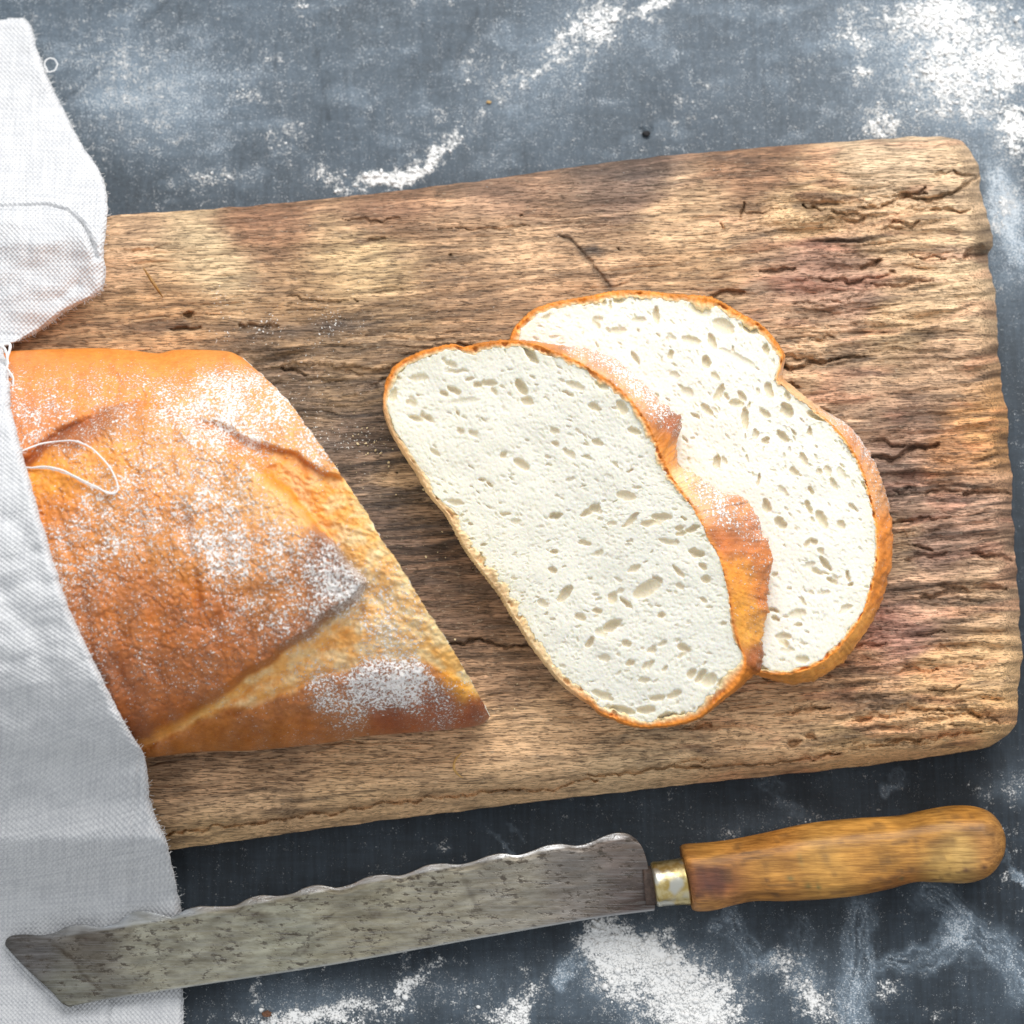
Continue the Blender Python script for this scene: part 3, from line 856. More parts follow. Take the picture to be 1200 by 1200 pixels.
Z += 0.0005 * fbm(X / 30, Y / 30, 116, 3) + 0.00032 * fbm(X / 6, Y / 6, 117, 2) - 0.0005 * sstep(.80, .98, 1 - np.abs(fbm(X / 40, Y / 40, 123, 4)) * 2) * sstep(0, 20, sd) + 0.0009 * np.abs(fbm(X / 22, Y / 15, 127, 3)) * sstep(2, -8, sd) * sstep(0, -8, upf(jx, jy)) * sstep(-4, -14, lof(jx, jy))
Z = np.maximum(Z, ZB + 0.004)
LOAF = (X, Y, Z)
LC = [(60, 430, (222, 145, 82)), (200, 430, (222, 148, 85)), (270, 440, (220, 150, 90)), (20, 480, (205, 130, 80)), (60, 600, (205, 128, 58)), (60, 560, (222, 150, 70)), (120, 540, (222, 155, 88)), (220, 560, (226, 162, 104)), (300, 560, (232, 178, 125)),
      (330, 590, (230, 180, 130)), (150, 720, (186, 112, 42)), (250, 740, (182, 108, 42)), (330, 700, (190, 122, 64)), (300, 640, (215, 150, 95)), (400, 690, (135, 78, 52)), (425, 683, (112, 62, 46)), (410, 665, (150, 92, 66)), (385, 715, (150, 90, 50)), (340, 745, (165, 98, 46)),
      (200, 820, (172, 102, 44)), (250, 800, (176, 106, 48)), (120, 800, (160, 92, 40)), (160, 860, (150, 88, 42)), (380, 570, (228, 150, 64)), (340, 545, (214, 136, 48)), (400, 600, (236, 166, 84)), (430, 640, (246, 206, 150)), (480, 710, (247, 212, 162)), (440, 740, (236, 176, 112)), (400, 762, (226, 160, 98)),
      (455, 690, (247, 206, 152)), (510, 775, (236, 186, 98)), (545, 805, (232, 165, 66)), (345, 785, (230, 172, 110)), (290, 815, (222, 158, 96)), (300, 850, (172, 108, 58)), (250, 865, (178, 114, 64)), (450, 815, (150, 84, 58)), (520, 830, (158, 84, 48)), (562, 838, (165, 82, 42)), (400, 845, (172, 108, 62)),
      (300, 540, (210, 130, 45)), (270, 508, (205, 125, 45)), (360, 545, (190, 110, 36)), (250, 470, (228, 170, 115)), (340, 500, (222, 160, 105)), (90, 497, (165, 95, 48)), (45, 528, (150, 82, 44)), (440, 770, (220, 150, 70)), (380, 790, (215, 140, 62)), (180, 600, (208, 138, 74))]  # crease points hold the shade of the scores in their colour
parts_ = {'f': [], 'u': [], 'l': [], 'v': []}
for q in LC:
    x_, y_ = np.array([float(q[0])]), np.array([float(q[1])])
    if sdist(x_, y_, flap)[0] > 0: parts_['f'].append(q)
    elif upf(x_, y_)[0] > 0: parts_['u'].append(q)
    elif lof(x_, y_)[0] > 0: parts_['l'].append(q)
    else: parts_['v'].append(q)
cc_ = {k_: np.array(idw(jx, jy, v_, 9, 2.2)) for k_, v_ in parts_.items()}
bc = cc_['v']
m_ = sstep(-9, 5, lof(jx, jy))[..., None]; bc = bc * (1 - m_) + cc_['l'] * m_
m_ = sstep(-3, 3, upf(jx, jy))[..., None]; bc = bc * (1 - m_) + cc_['u'] * m_
m_ = sstep(-1, 3 + 9 * (1 - np.maximum(tipm, lowm)), sd)[..., None]; bc = bc * (1 - m_) + cc_['f'] * m_
bc = lin(bc)
lst = sstep(3, -2, sd) * np.exp(-(d2 / 6) ** 2) * sstep(190, 250, X)
bc = bc * (1 - .6 * lst[..., None]) + .6 * lst[..., None] * lin((236, 205, 140))
crease_shade = np.exp(-((above + 2) / 3.5) ** 2) * sstep(230, 300, X) + .8 * np.exp(-((d4) / 4.0) ** 2) * sstep(130, 100, X)  # shade under the lip and in the left crease, painted into the crust
bc = bc * (1 - .55 * np.clip(crease_shade, 0, 1)[..., None]) + .55 * np.clip(crease_shade, 0, 1)[..., None] * lin((150, 78, 24))
edge = np.exp(-((1 - U) * 600 / (9 + 7 * fbm(X / 14, Y / 14, 122, 2))) ** 2) * sstep(.28, .5, V_) * sstep(.97, .9, V_)
bc = bc * (1 - .8 * edge[..., None]) + .8 * edge[..., None] * lin((246, 226, 170))
bc = bc * np.exp(0.22 * fbm(X / 28, Y / 40, 118, 3))[..., None] * (np.interp(Y, [420, 560, 720, 860], [1.22, 1.12, .98, .95])[..., None] + .28 * (sstep(0, -10, sd) * sstep(0, -8, lof(jx, jy)) * sstep(0, -8, upf(jx, jy)))[..., None])  # light falloff from top to bottom put into the crust colour
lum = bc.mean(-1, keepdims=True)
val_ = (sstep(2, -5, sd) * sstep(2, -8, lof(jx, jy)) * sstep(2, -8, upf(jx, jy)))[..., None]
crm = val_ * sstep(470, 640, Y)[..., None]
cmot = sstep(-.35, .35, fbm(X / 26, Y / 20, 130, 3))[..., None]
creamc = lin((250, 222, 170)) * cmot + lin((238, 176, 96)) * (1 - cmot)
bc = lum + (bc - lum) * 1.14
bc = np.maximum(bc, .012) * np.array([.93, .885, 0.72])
ck_ = .78 * crm * sstep(150, 330, X)[..., None]
bc = bc * (1 - ck_) + ck_ * creamc
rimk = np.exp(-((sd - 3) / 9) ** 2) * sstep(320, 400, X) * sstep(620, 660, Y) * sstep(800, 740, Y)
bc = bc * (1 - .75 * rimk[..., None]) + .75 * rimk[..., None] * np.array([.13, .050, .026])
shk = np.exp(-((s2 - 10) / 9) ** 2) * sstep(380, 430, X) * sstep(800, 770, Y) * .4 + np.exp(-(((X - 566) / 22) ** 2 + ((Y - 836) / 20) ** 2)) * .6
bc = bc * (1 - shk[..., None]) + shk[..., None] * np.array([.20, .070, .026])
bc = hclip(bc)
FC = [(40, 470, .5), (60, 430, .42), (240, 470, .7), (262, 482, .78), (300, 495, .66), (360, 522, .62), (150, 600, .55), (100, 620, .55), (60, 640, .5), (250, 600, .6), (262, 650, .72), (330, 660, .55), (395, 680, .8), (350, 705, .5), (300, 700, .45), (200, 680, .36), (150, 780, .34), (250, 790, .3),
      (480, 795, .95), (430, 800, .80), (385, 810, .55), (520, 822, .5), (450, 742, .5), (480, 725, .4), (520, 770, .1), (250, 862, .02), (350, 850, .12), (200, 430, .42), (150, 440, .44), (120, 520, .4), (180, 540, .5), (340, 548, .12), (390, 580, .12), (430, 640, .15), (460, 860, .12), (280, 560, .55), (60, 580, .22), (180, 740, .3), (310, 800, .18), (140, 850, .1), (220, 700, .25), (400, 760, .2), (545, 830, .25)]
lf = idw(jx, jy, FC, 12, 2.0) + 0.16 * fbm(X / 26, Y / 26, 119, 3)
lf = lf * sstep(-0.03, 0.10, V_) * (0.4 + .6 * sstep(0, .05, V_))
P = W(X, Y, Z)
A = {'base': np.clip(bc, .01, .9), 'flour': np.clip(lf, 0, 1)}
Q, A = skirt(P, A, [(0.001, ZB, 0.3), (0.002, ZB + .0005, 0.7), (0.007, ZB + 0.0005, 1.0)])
for q_, k_ in ((-3, 6), (-2, 12), (-1, 18)):
    Q[q_, -63:, 0] -= PX * k_ * np.linspace(0, 1, 63) ** 2
loaf = thing('loaf', tuple(W(200, 640, ZB)), 'golden brown white loaf with floured scored crust, half under the linen cloth', 'bread')
# the right end is cut: leave the crust open there and close it with a crumb face
grid_obj('crust', Q[:, :Q.shape[1] - 3], M_CRUST, loaf, {k: v_[:, :v_.shape[1] - 3] for k, v_ in A.items()})
k = 26
rim = P[:, -1]
foot = W(Rl[:, 0] - 9 * np.sin(np.pi * tt) ** .5 - 1.5, Rl[:, 1] - 3 * np.sin(np.pi * tt) ** .5, ZB + 0.0006)
wv_ = np.linspace(0, 1, k)[None, :, None]
CF = rim[:, None] * (1 - wv_) + foot[:, None] * wv_
CF[:, 1:-1, 0] += 0.0004 * fbm(np.arange(NV)[:, None] / 6 + 0 * wv_[..., 0], np.arange(k)[None] / 2.0 + 0 * CF[..., 0], 121, 2)[:, 1:-1]
cfc = np.ones(CF.shape) * np.array([.84, .81, .69])
grid_obj('crumb', CF, M_CRUMB, loaf, {'base': cfc})


# ------------------------------------------------------------------ slices
def radial(poly, c, th):
    P = np.asarray(poly, float) - np.asarray(c)
    a = np.unwrap(np.arctan2(P[:, 1], P[:, 0]))
    if a[-1] < a[0]:
        P = P[::-1]; a = np.unwrap(np.arctan2(P[:, 1], P[:, 0]))
    # dense sampling of the closed, smoothed outline
    Q = spline(np.vstack([P[-3:], P, P[:3]]), 2400)
    a = np.arctan2(Q[:, 1], Q[:, 0]); r = np.hypot(Q[:, 0], Q[:, 1])
    o = np.argsort(a)
    a, r = a[o], r[o]
    return np.interp(th, np.concatenate([a - 2 * np.pi, a, a + 2 * np.pi]), np.concatenate([r, r, r]))


def make_slice(label, c, face, outer, zfun, thick, big_holes, seed, crust_col, flour_fun, rim_fun, axis):
    NT_, NR = 1000, 190
    th = np.linspace(-np.pi, np.pi, NT_, endpoint=False)
    rf = radial(face, c, th)
    ro = np.maximum(radial(outer, c, th), rf + 0.6)
    cs, sn = np.cos(th), np.sin(th)
    fx, fy = c[0] + rf * cs, c[1] + rf * sn
    rimw = 1.3 * rim_fun(fx, fy) * np.clip(1 + 0.55 * pn(th * 9, 0 * th, seed) + .35 * pn(th * 26, 0 * th, seed + 21), .3, 2) + 1.0 * np.abs(pn(th * 60, 0 * th, seed + 1))
    jit = 1.1 * pn(th * 90, 0 * th, seed + 2) + 0.9 * pn(th * 30, 0 * th, seed + 3)
    rf = rf + jit * 0.8
    ro = ro + jit + (1.8 * pn(th * 40, 0 * th, seed + 22) + 1.2 * pn(th * 110, 0 * th, seed + 23)) * sstep(10, 30, ro - rf)
    # square sheet bent to the outline (no pole in the middle)
    q1 = np.linspace(-1, 1, 430)
    ga_, gb_ = np.meshgrid(q1, q1[::-1])
    big = np.abs(ga_) > np.abs(gb_)
    rr_ = np.where(big, ga_, gb_)
    ph_ = np.where(big, np.pi / 4 * gb_ / np.where(big, ga_, 1), np.pi / 2 - np.pi / 4 * ga_ / np.where(np.abs(gb_) < 1e-9, 1, gb_))
    dx_, dy_ = rr_ * np.cos(ph_), rr_ * np.sin(ph_)
    s = np.hypot(dx_, dy_)
    ang_ = np.arctan2(-dy_, dx_)
    rfi = np.interp(ang_, np.concatenate([th, [np.pi]]), np.concatenate([rf, rf[:1]]))
    rwi = np.interp(ang_, np.concatenate([th, [np.pi]]), np.concatenate([rimw, rimw[:1]]))
    rp = np.tile(rf, 3); kr = 45; ke = np.hanning(2 * kr + 1); ke /= ke.sum()
    rsm = np.convolve(rp, ke, 'same')[len(rf):2 * len(rf)]
    rsi = np.interp(ang_, np.concatenate([th, [np.pi]]), np.concatenate([rsm, rsm[:1]]))
    rfi = rsi + (rfi - rsi) * s ** 8
    X = c[0] + s * rfi * np.cos(ang_); Y = c[1] + s * rfi * np.sin(ang_)
    rfull = np.interp(ang_, np.concatenate([th, [np.pi]]), np.concatenate([rf, rf[:1]]))
    dedge = rfull - s * rfi
    z0 = zfun(X, Y)
    # pores
    r2 = np.random.default_rng(seed)
    hole = np.zeros(X.shape); wall = np.zeros(X.shape)
    hs = []
    for (hx, hy, a_, b_, an, dep) in big_holes:
        hs.append((hx, hy, a_, b_, math.radians(an), dep))
    n = 620
    hx = r2.uniform(X.min(), X.max(), n); hy = r2.uniform(Y.min(), Y.max(), n)
    for i in range(n):
        sz = 1.2 + 6.0 * r2.random() ** 6 + 1.3 * r2.random()
        ang = axis(hx[i], hy[i]) + 0.35 * r2.standard_normal()
        hs.append((hx[i], hy[i], sz * (1.1 + .9 * r2.random()), sz * (.55 + .3 * r2.random()), ang, sz * (.75 + .5 * r2.random())))
    jx = X + 1.2 * fbm(X / 7, Y / 7, seed + 5, 2); jy = Y + 1.2 * fbm(X / 7, Y / 7, seed + 6, 2)
    for i in range(4200):
        sz = r2.uniform(0.9, 2.0)
        px_, py_ = r2.uniform(X.min(), X.max()), r2.uniform(Y.min(), Y.max())
        hs.append((px_, py_, sz * r2.uniform(1.0, 1.9), sz, axis(px_, py_) + 0.5 * r2.standard_normal(), sz * r2.uniform(.25, .65)))
    for hx_, hy_, a_, b_, an, dep in hs:
        R = a_ * 1.6
        m = (np.abs(X - hx_) < R) & (np.abs(Y - hy_) < R)
        if not m.any():
            continue
        dx = jx[m] - hx_; dy = jy[m] - hy_
        u = (dx * math.cos(an) + dy * math.sin(an)) / a_
        v = (-dx * math.sin(an) + dy * math.cos(an)) / b_
        q = u * u + v * v
        hh = dep * PX * 1.15 * np.where(q < 1, np.power(np.clip(1 - q, 0, 1), 0.45), 0)
        hole[m] = np.maximum(hole[m], hh)
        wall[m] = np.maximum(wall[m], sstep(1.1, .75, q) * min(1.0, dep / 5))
    # fibrous small cells
    ax_ = axis(X, Y)
    al = (X - c[0]) * np.cos(ax_) + (Y - c[1]) * np.sin(ax_)
    bl = -(X - c[0]) * np.sin(ax_) + (Y - c[1]) * np.cos(ax_)
    cell = fbm(X / 5.0, Y / 5.0, seed + 7, 2)
    cell2 = pn(X / 9.0, Y / 9.0, seed + 8)
    rel = 0.00006 * cell + 0.0006 * fbm(X / 60, Y / 60, seed + 10, 2)
    Z = z0 + (rel - hole) * sstep(0, 5, dedge) - 0.0035 * sstep(-0.8, -3.0, dedge - rwi)
    root = thing('bread_slice', tuple(W(c[0], c[1], ZB)), label, 'bread slice', 'two slices cut from the loaf')
    tint = fbm(X / 70, Y / 70, seed + 11, 2)[..., None]
    cr = np.array([.80, .782, .695]) * (1 + 0.02 * tint)
    rimdist = (dedge - rwi)
    yl = np.exp(-np.clip(rimdist, 0, 100) / 7.0)[..., None]
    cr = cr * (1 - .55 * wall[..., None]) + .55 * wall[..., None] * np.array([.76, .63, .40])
    cr = cr * (1 - .35 * yl) + .35 * yl * np.array([.86, .74, .48])
    P = W(X, Y, Z)
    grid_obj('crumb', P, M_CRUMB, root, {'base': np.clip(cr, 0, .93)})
    # crust: rim on the face, rounded edge, flank, underside
    rows = []; cols = []; fls = []
    zt_in = zfun
    prof = [(-1.12, -0.0016), (-1.0, -0.0003), (-.9, 0.00005), (-.75, 0.0001), (-.6, .0001), (-.45, .0001), (-.3, 0.0001), (-0.12, 0.0)]
    for f, dz in prof:
        rr = rf + f * rimw
        x, y = c[0] + rr * cs, c[1] + rr * sn
        bubble = sstep(.25, .65, pn(x / 13, y / 13, seed + 13) + .3 * pn(x / 5, y / 5, seed + 15))
        rows.append(W(x, y, zfun(x, y) + dz + (0.0005 * pn(x / 4, y / 4, seed + 12) - 0.0016 * bubble * (f > -.95) * (f < -.2))))
        cols.append((max(f + 1.0, 0), x, y, 0)); fls.append(0 * th)
    nfl = 26
    flare = ro - rf
    for q in np.linspace(0, 1, nfl):
        # silhouette ro reached about 70 % down the flank
        e = np.sin(min(q / 0.7, 1.0) * np.pi / 2) if q < .7 else 1 - 0.35 * ((q - .7) / .3) ** 2
        rr = rf + flare * e
        x, y = c[0] + rr * cs, c[1] + rr * sn
        zt = zfun(c[0] + rf * cs, c[1] + rf * sn)
        zb = np.maximum(zt - thick, ZB + 0.001)
        nb = 1.3 * fbm(x / 11, y / 11 + q * 3, seed + 14, 4) * sstep(4, 20, flare) * np.sin(np.pi * q) ** .5
        rows.append(W(x + 2.2 * nb * cs, y + 2.2 * nb * sn, zt + (zb - zt) * q ** 1.15))
        cols.append((1.0 + q, x, y, q)); fls.append(flour_fun(x, y, q, flare))
    zt = zfun(c[0] + rf * cs, c[1] + rf * sn); zb = np.maximum(zt - thick, ZB + 0.001)
    for f in (0.9, 0.5, 0.03):
        rr = f * rf
        x, y = c[0] + rr * cs, c[1] + rr * sn
        zz = np.maximum(zfun(x, y) - thick, ZB + .001)
        rows.append(W(x, y, zz)); cols.append((2.2, x, y, 1)); fls.append(0 * th)
    P = np.stack(rows)
    C = hclip(np.stack([crust_col(f, x, y, q, flare, seed) for f, x, y, q in cols]))
    Fm = np.stack(fls)
    grid_obj('crust', P, M_CRUST, root, {'base': np.clip(C, .01, .9), 'flour': np.clip(Fm, 0, 1)}, wrap=True)
    return root


TH = 0.019
zs2 = lambda x, y: ZB + 0.0195 + 0.0000 * x + 0.0003 * np.sin(x / 90.0)


def zs1(x, y):
    d = (x - 575) * 0.81 - (y - 650) * 0.59
    return ZB + 0.0185 + 0.000085 * np.clip(d, -40, 400)


face2 = [(599, 394), (610, 377), (628, 362), (658, 353), (688, 348), (718, 342), (748, 341), (790, 345), (820, 347), (838, 351), (868, 368), (892, 381), (907, 398), (917, 416), (915, 431), (912, 445), (926, 458), (948, 476), (975, 497), (996, 522), (1010, 548), (1020, 580), (1028, 615),
         (1029, 655), (1022, 690), (1010, 722), (993, 748), (972, 770), (945, 785), (915, 791), (888, 787), (850, 775), (800, 735), (740, 670), (690, 595), (640, 520), (612, 465), (598, 425)]
outer2 = [(598, 394), (609, 376), (627, 361), (658, 352), (688, 347), (718, 341), (748, 340), (790, 344), (820, 346), (839, 350), (869, 367), (893, 381), (908, 397), (920, 416), (918, 431), (917, 442), (930, 453), (942, 463), (968, 482), (988, 494), (1008, 514), (1022, 537), (1034, 565), (1042, 593), (1046, 627),
          (1045, 656), (1039, 687), (1028, 718), (1012, 744), (999, 763), (982, 780), (959, 795), (933, 802), (908, 798), (886, 791), (848, 778), (798, 738), (738, 672), (688, 597), (638, 522), (610, 466), (597, 425)]
face1 = [(450, 480), (450, 462), (454, 444), (465, 428), (485, 416), (505, 409), (530, 404), (543, 407), (560, 404), (580, 401), (600, 400), (620, 402), (640, 408), (672, 421), (700, 437), (722, 452), (740, 470), (757, 492), (768, 515), (777, 536), (786, 556), (797, 573), (811, 592), (822, 611), (831, 632), (843, 653),
         (850, 676), (855, 697), (858, 717), (862, 737), (867, 755), (873, 770), (873, 786), (862, 804), (843, 820), (825, 837), (810, 844), (790, 849), (760, 852), (737, 849), (720, 842), (705, 836), (692, 824), (680, 816), (657, 797), (640, 776), (622, 752),
         (613, 737), (600, 718), (587, 696), (567, 670), (547, 643), (533, 617), (523, 600), (503, 576), (490, 553), (473, 527), (458, 503)]
outer1 = [(449, 480), (449, 462), (453, 443), (464, 427), (484, 415), (505, 408), (530, 403), (543, 406), (560, 402), (580, 399), (600, 398), (620, 399), (645, 403), (675, 407), (700, 412), (722, 421), (740, 436), (760, 454), (780, 474), (797, 489), (799, 500), (794, 515), (793, 535), (798, 548), (815, 556), (832, 567),
          (851, 579), (867, 581), (880, 592), (889, 608), (893, 622), (902, 640), (905, 660), (901, 685), (899, 705), (901, 716), (895, 735), (893, 752), (895, 771), (890, 784), (872, 802), (848, 821), (827, 838), (811, 846), (790, 851), (760, 854), (736, 851), (719, 844), (703, 838), (690, 826), (677, 818), (654, 799), (637, 778), (619, 754),
          (610, 739), (597, 720), (584, 698), (564, 672), (544, 645), (530, 619), (520, 602), (500, 578), (487, 555), (470, 529), (456, 504)]

rim2 = lambda x, y: np.where(y < 440, 6.5, 3.0) + 2.5 * np.exp(-(((x - 830) / 40) ** 2 + ((y - 355) / 30) ** 2)) + 1.5 * np.exp(-(((x - 960) / 60) ** 2 + ((y - 780) / 30) ** 2)) - 1.6 * np.exp(-(((x - 940) / 40) ** 2 + ((y - 470) / 30) ** 2))


def rim1(x, y):
    low = sstep(-40, 60, (y - 650) * 0.6 - (x - 575) * 0.81 + 30)   # bottom crust side
    return 6.0 + 5.0 * np.exp(-(((x - 850) / 60) ** 2 + ((y - 812) / 40) ** 2)) + 2.0 * low - 4.8 * np.exp(-(((x - 835) / 60) ** 2 + ((y - 640) / 110) ** 2) ** 2) - 1.5 * np.exp(-(((x - 460) / 30) ** 2 + ((y - 500) / 40) ** 2))


def ccol1(f, x, y, q, flare, seed):
    n = fbm(x / 12, y / 12 + q * 4, seed + 40, 3)[:, None]
    orange = lin((216, 132, 48)); pale = lin((234, 206, 164)); deep = lin((190, 105, 38)); brown = lin((140, 72, 30))
    low = sstep(-10, 40, (y - 650) * 0.59 - (x - 575) * 0.81 + 12)[:, None] * sstep(720, 640, x)[:, None]
    C = orange * (1 - low) + pale * low
    if q == 0:
        k_ = float(np.clip(1 - f / .75, 0, 1)) ** 1.3
        C = C * (1 - k_) + k_ * lin((244, 228, 186))
    if q > 0:
        m = sstep(5, 20, flare)[:, None]
        C2 = lin((226, 150, 62)) * (1 - q) + deep * q
        ctrl = [(690, 415, lin((222, 160, 120))), (760, 460, lin((220, 160, 115))), (785, 500, lin((150, 78, 38))), (775, 515, lin((205, 125, 45))), (788, 535, lin((218, 140, 58))), (800, 555, lin((240, 205, 150))), (825, 580, lin((236, 190, 140))), (860, 595, lin((216, 140, 84))), (885, 615, lin((200, 120, 70))), (850, 632, lin((168, 92, 36))), (880, 640, lin((172, 96, 40))),
                (870, 670, lin((218, 140, 46))), (895, 665, lin((190, 108, 40))), (875, 710, lin((222, 150, 52))), (895, 700, lin((180, 100, 36))), (880, 740, lin((216, 150, 60))), (890, 770, lin((150, 84, 40))), (860, 815, lin((190, 120, 52)))]
        Ck = idw(x + 3 * n[:, 0], y + 3 * n[:, 0], ctrl, 6, 2.0)
        C = C * (1 - m) + Ck * m
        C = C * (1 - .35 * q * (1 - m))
    return C * np.exp(0.34 * n + 0.30 * fbm(x / 30, y / 30, seed + 41, 2)[:, None]) * 1.1


def cfl1(x, y, q, flare):
    m = 0.72 * sstep(4, 14, flare)
    ctrl = [(640, 402, .5), (690, 415, .75), (740, 440, .9), (775, 475, .85), (790, 500, .5), (782, 522, .12), (792, 545, .2), (805, 560, .6), (830, 575, .8), (842, 605, .95), (866, 592, .55), (888, 620, .6), (850, 635, .3), (870, 660, .34), (895, 650, .4), (880, 700, .3), (885, 750, .22), (870, 800, 0.0)]
    return m * np.clip(idw(x, y, ctrl, 5, 2.0) * (0.55 + .6 * sstep(0, .3, q)) + .15 * fbm(x / 12, y / 12 + q * 3, 77, 2), 0, 1)


def ccol2(f, x, y, q, flare, seed):
    n = fbm(x / 12, y / 12 + q * 4, seed + 40, 3)[:, None]
    C = np.ones((len(x), 3)) * lin((220, 138, 52))
    notch = np.exp(-(((x - 935) / 40) ** 2 + ((y - 465) / 30) ** 2))[:, None]
    if q == 0:
        k_ = float(np.clip(1 - f / .7, 0, 1)) ** 1.3
        C = C * (1 - k_) + k_ * lin((244, 226, 180))
    C = C * (1 - .7 * notch) + .7 * notch * lin((242, 214, 170))
    if q > 0:
        m = sstep(4, 14, flare)[:, None]
        ctrl = [(960, 480, lin((238, 200, 160))), (1000, 520, lin((222, 150, 100))), (1030, 570, lin((226, 160, 105))), (1040, 630, lin((214, 130, 52))), (1035, 690, lin((208, 128, 52))), (1005, 745, lin((216, 150, 72))), (970, 785, lin((214, 148, 72))), (920, 796, lin((206, 140, 66)))]
        Ck = idw(x, y, ctrl, 8, 2.0)
        C = C * (1 - m) + Ck * m
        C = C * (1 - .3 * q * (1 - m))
    return C * np.exp(0.34 * n + 0.30 * fbm(x / 30, y / 30, seed + 41, 2)[:, None]) * 1.1


def cfl2(x, y, q, flare):
    ctrl = [(930, 455, .5), (960, 478, .7), (990, 500, .8), (1015, 535, .7), (1030, 575, .55), (1040, 620, .3), (1040, 680, .15), (1000, 750, .1), (940, 795, .05)]
    return sstep(3, 10, flare) * np.clip(idw(x, y, ctrl, 6, 2.0) * (0.5 + .7 * q) + .15 * fbm(x / 12, y / 12 + q * 3, 78, 2), 0, 1)


H2 = [(820, 363, 14, 8, 25, 4), (848, 383, 14, 9, 30, 5.5), (880, 384, 12, 7, 30, 7), (725, 352, 7, 4, 0, 5), (724, 388, 10, 5, -5, 4), (748, 375, 9, 4, 0, 3.5), (810, 399, 12, 5.5, 15, 4.5), (865, 420, 26, 5, 28, 2.5), (838, 441, 7, 4, 40, 4), (805, 460, 8, 6, 20, 3.5), (863, 473, 9, 5, 5, 6),
      (790, 440, 7, 5, 30, 3), (897, 516, 6, 4, -40, 6), (942, 538, 9, 4, 60, 5), (931, 553, 7, 5, 40, 5), (970, 552, 7, 4, 70, 4), (960, 553, 5, 4, 60, 4), (986, 556, 9, 5, 65, 3), (918, 576, 9, 4, 50, 3.5), (950, 575, 6, 3, 60, 5.5), (949, 505, 6, 2.5, -85, 5), (889, 562, 8, 2.2, -75, 5), (946, 637, 7, 3, -55, 5.5), (986, 615, 6, 5, 60, 5), (998, 594, 5, 3, 50, 4.5),
      (934, 720, 11, 6, -15, 4), (990, 714, 10, 4, -35, 4), (918, 746, 10, 4.5, 0, 5), (940, 773, 9, 5, 0, 4.5), (923, 762, 9, 4, -5, 3), (948, 662, 8, 4, -15, 3), (908, 673, 4, 3, 0, 4), (997, 685, 4, 3, -40, 5), (965, 695, 8, 3, -10, 3), (700, 375, 7, 4, -10, 3), (640, 372, 6, 3, -30, 3.5), (787, 396, 6, 3, 10, 3)]
H1 = [(573, 449, 10, 4, 2, 5.5), (618, 470, 8, 5, 15, 5), (697, 477, 9, 4, 20, 5.5), (674, 452, 12, 5, 20, 4), (490, 443, 12, 5, -5, 4), (535, 435, 15, 2.6, -3, 3.5), (743, 505, 9, 4, 20, 5), (611, 544, 11, 6, 35, 6), (590, 533, 4, 4, 0, 5), (668, 532, 8, 5, 35, 4), (734, 581, 12, 6, 15, 5), (741, 608, 11, 4, -45, 5.5), (702, 600, 4, 3, 0, 3),
      (758, 690, 19, 8.5, -32, 7.5), (718, 701, 8, 6, -65, 5.5), (648, 668, 6, 4, 20, 5.5), (605, 611, 6, 4, 0, 3), (540, 505, 5, 4, 30, 4), (555, 508, 6, 4, 20, 4), (510, 530, 8, 3, 40, 4), (796, 619, 5, 4, 0, 5), (812, 646, 5, 5, -40, 6), (824, 664, 6, 4, 40, 5), (827, 679, 6, 5, 0, 5.5), (797, 687, 6, 4, 10, 4), (769, 612, 9, 4, -5, 4), (783, 635, 12, 4, 15, 4),
      (680, 723, 7, 5, 20, 5), (700, 716, 6, 4, 0, 5), (775, 721, 5, 4, -20, 5), (734, 754, 6, 4, 0, 5), (765, 762, 5, 4, 0, 4.5), (739, 777, 6, 4, -10, 5), (756, 780, 6, 3, -50, 4), (830, 797, 11, 8, -25, 6), (705, 741, 8, 6, 15, 4), (708, 771, 7, 5, 0, 4), (770, 818, 10, 4, -5, 5), (706, 815, 14, 5, 20, 5), (728, 832, 17, 5, 12, 6.5), (757, 832, 12, 5, -5, 6.5), (755, 797, 8, 4, 0, 4), (636, 707, 7, 5, 40, 4), (705, 432 + 20, 10, 4, 28, 4), (545, 470, 18, 4, -5, 2), (650, 505, 6, 4, 20, 4), (470, 430, 9, 4, -45, 5), (461, 463, 9, 4, -75, 5)]
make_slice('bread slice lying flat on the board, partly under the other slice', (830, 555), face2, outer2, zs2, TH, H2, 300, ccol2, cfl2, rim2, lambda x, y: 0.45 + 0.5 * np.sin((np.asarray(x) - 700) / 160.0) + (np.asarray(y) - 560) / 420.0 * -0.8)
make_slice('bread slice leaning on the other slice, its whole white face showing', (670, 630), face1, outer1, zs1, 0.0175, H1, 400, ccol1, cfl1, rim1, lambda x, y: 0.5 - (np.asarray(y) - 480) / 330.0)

# ------------------------------------------------------------------ linen cloth
NU, NV = 190, 820
Rk = spline([(28, 21), (37, 32), (44, 60), (58, 95), (78, 136), (95, 168), (118, 204), (125, 232), (125, 258), (121, 290), (123, 318), (118, 342), (100, 352), (75, 366), (45, 388), (20, 399), (4, 404), (3, 412), (8, 430), (12, 478), (22, 520), (33, 560), (48, 612), (75, 700), (100, 756), (125, 808), (148, 852), (166, 880), (172, 905),
             (175, 935), (184, 962), (196, 990), (202, 1020), (210, 1052), (213, 1080), (214, 1130), (215, 1235)], NV)
Lk = np.stack([np.full(NV, -150.0), np.maximum.accumulate(Rk[:, 1])], -1)
Tk = spline([(-150, 21), (-20, 24), (28, 21)], NU)
Bk = spline([(-150, 1235), (215, 1235)], NU)
tt = np.linspace(0, 1, NV)
Rk[:, 0] += 1.0 * pn(tt * 160, 0 * tt, 131) + 1.0 * pn(tt * 60, 0 * tt, 132)
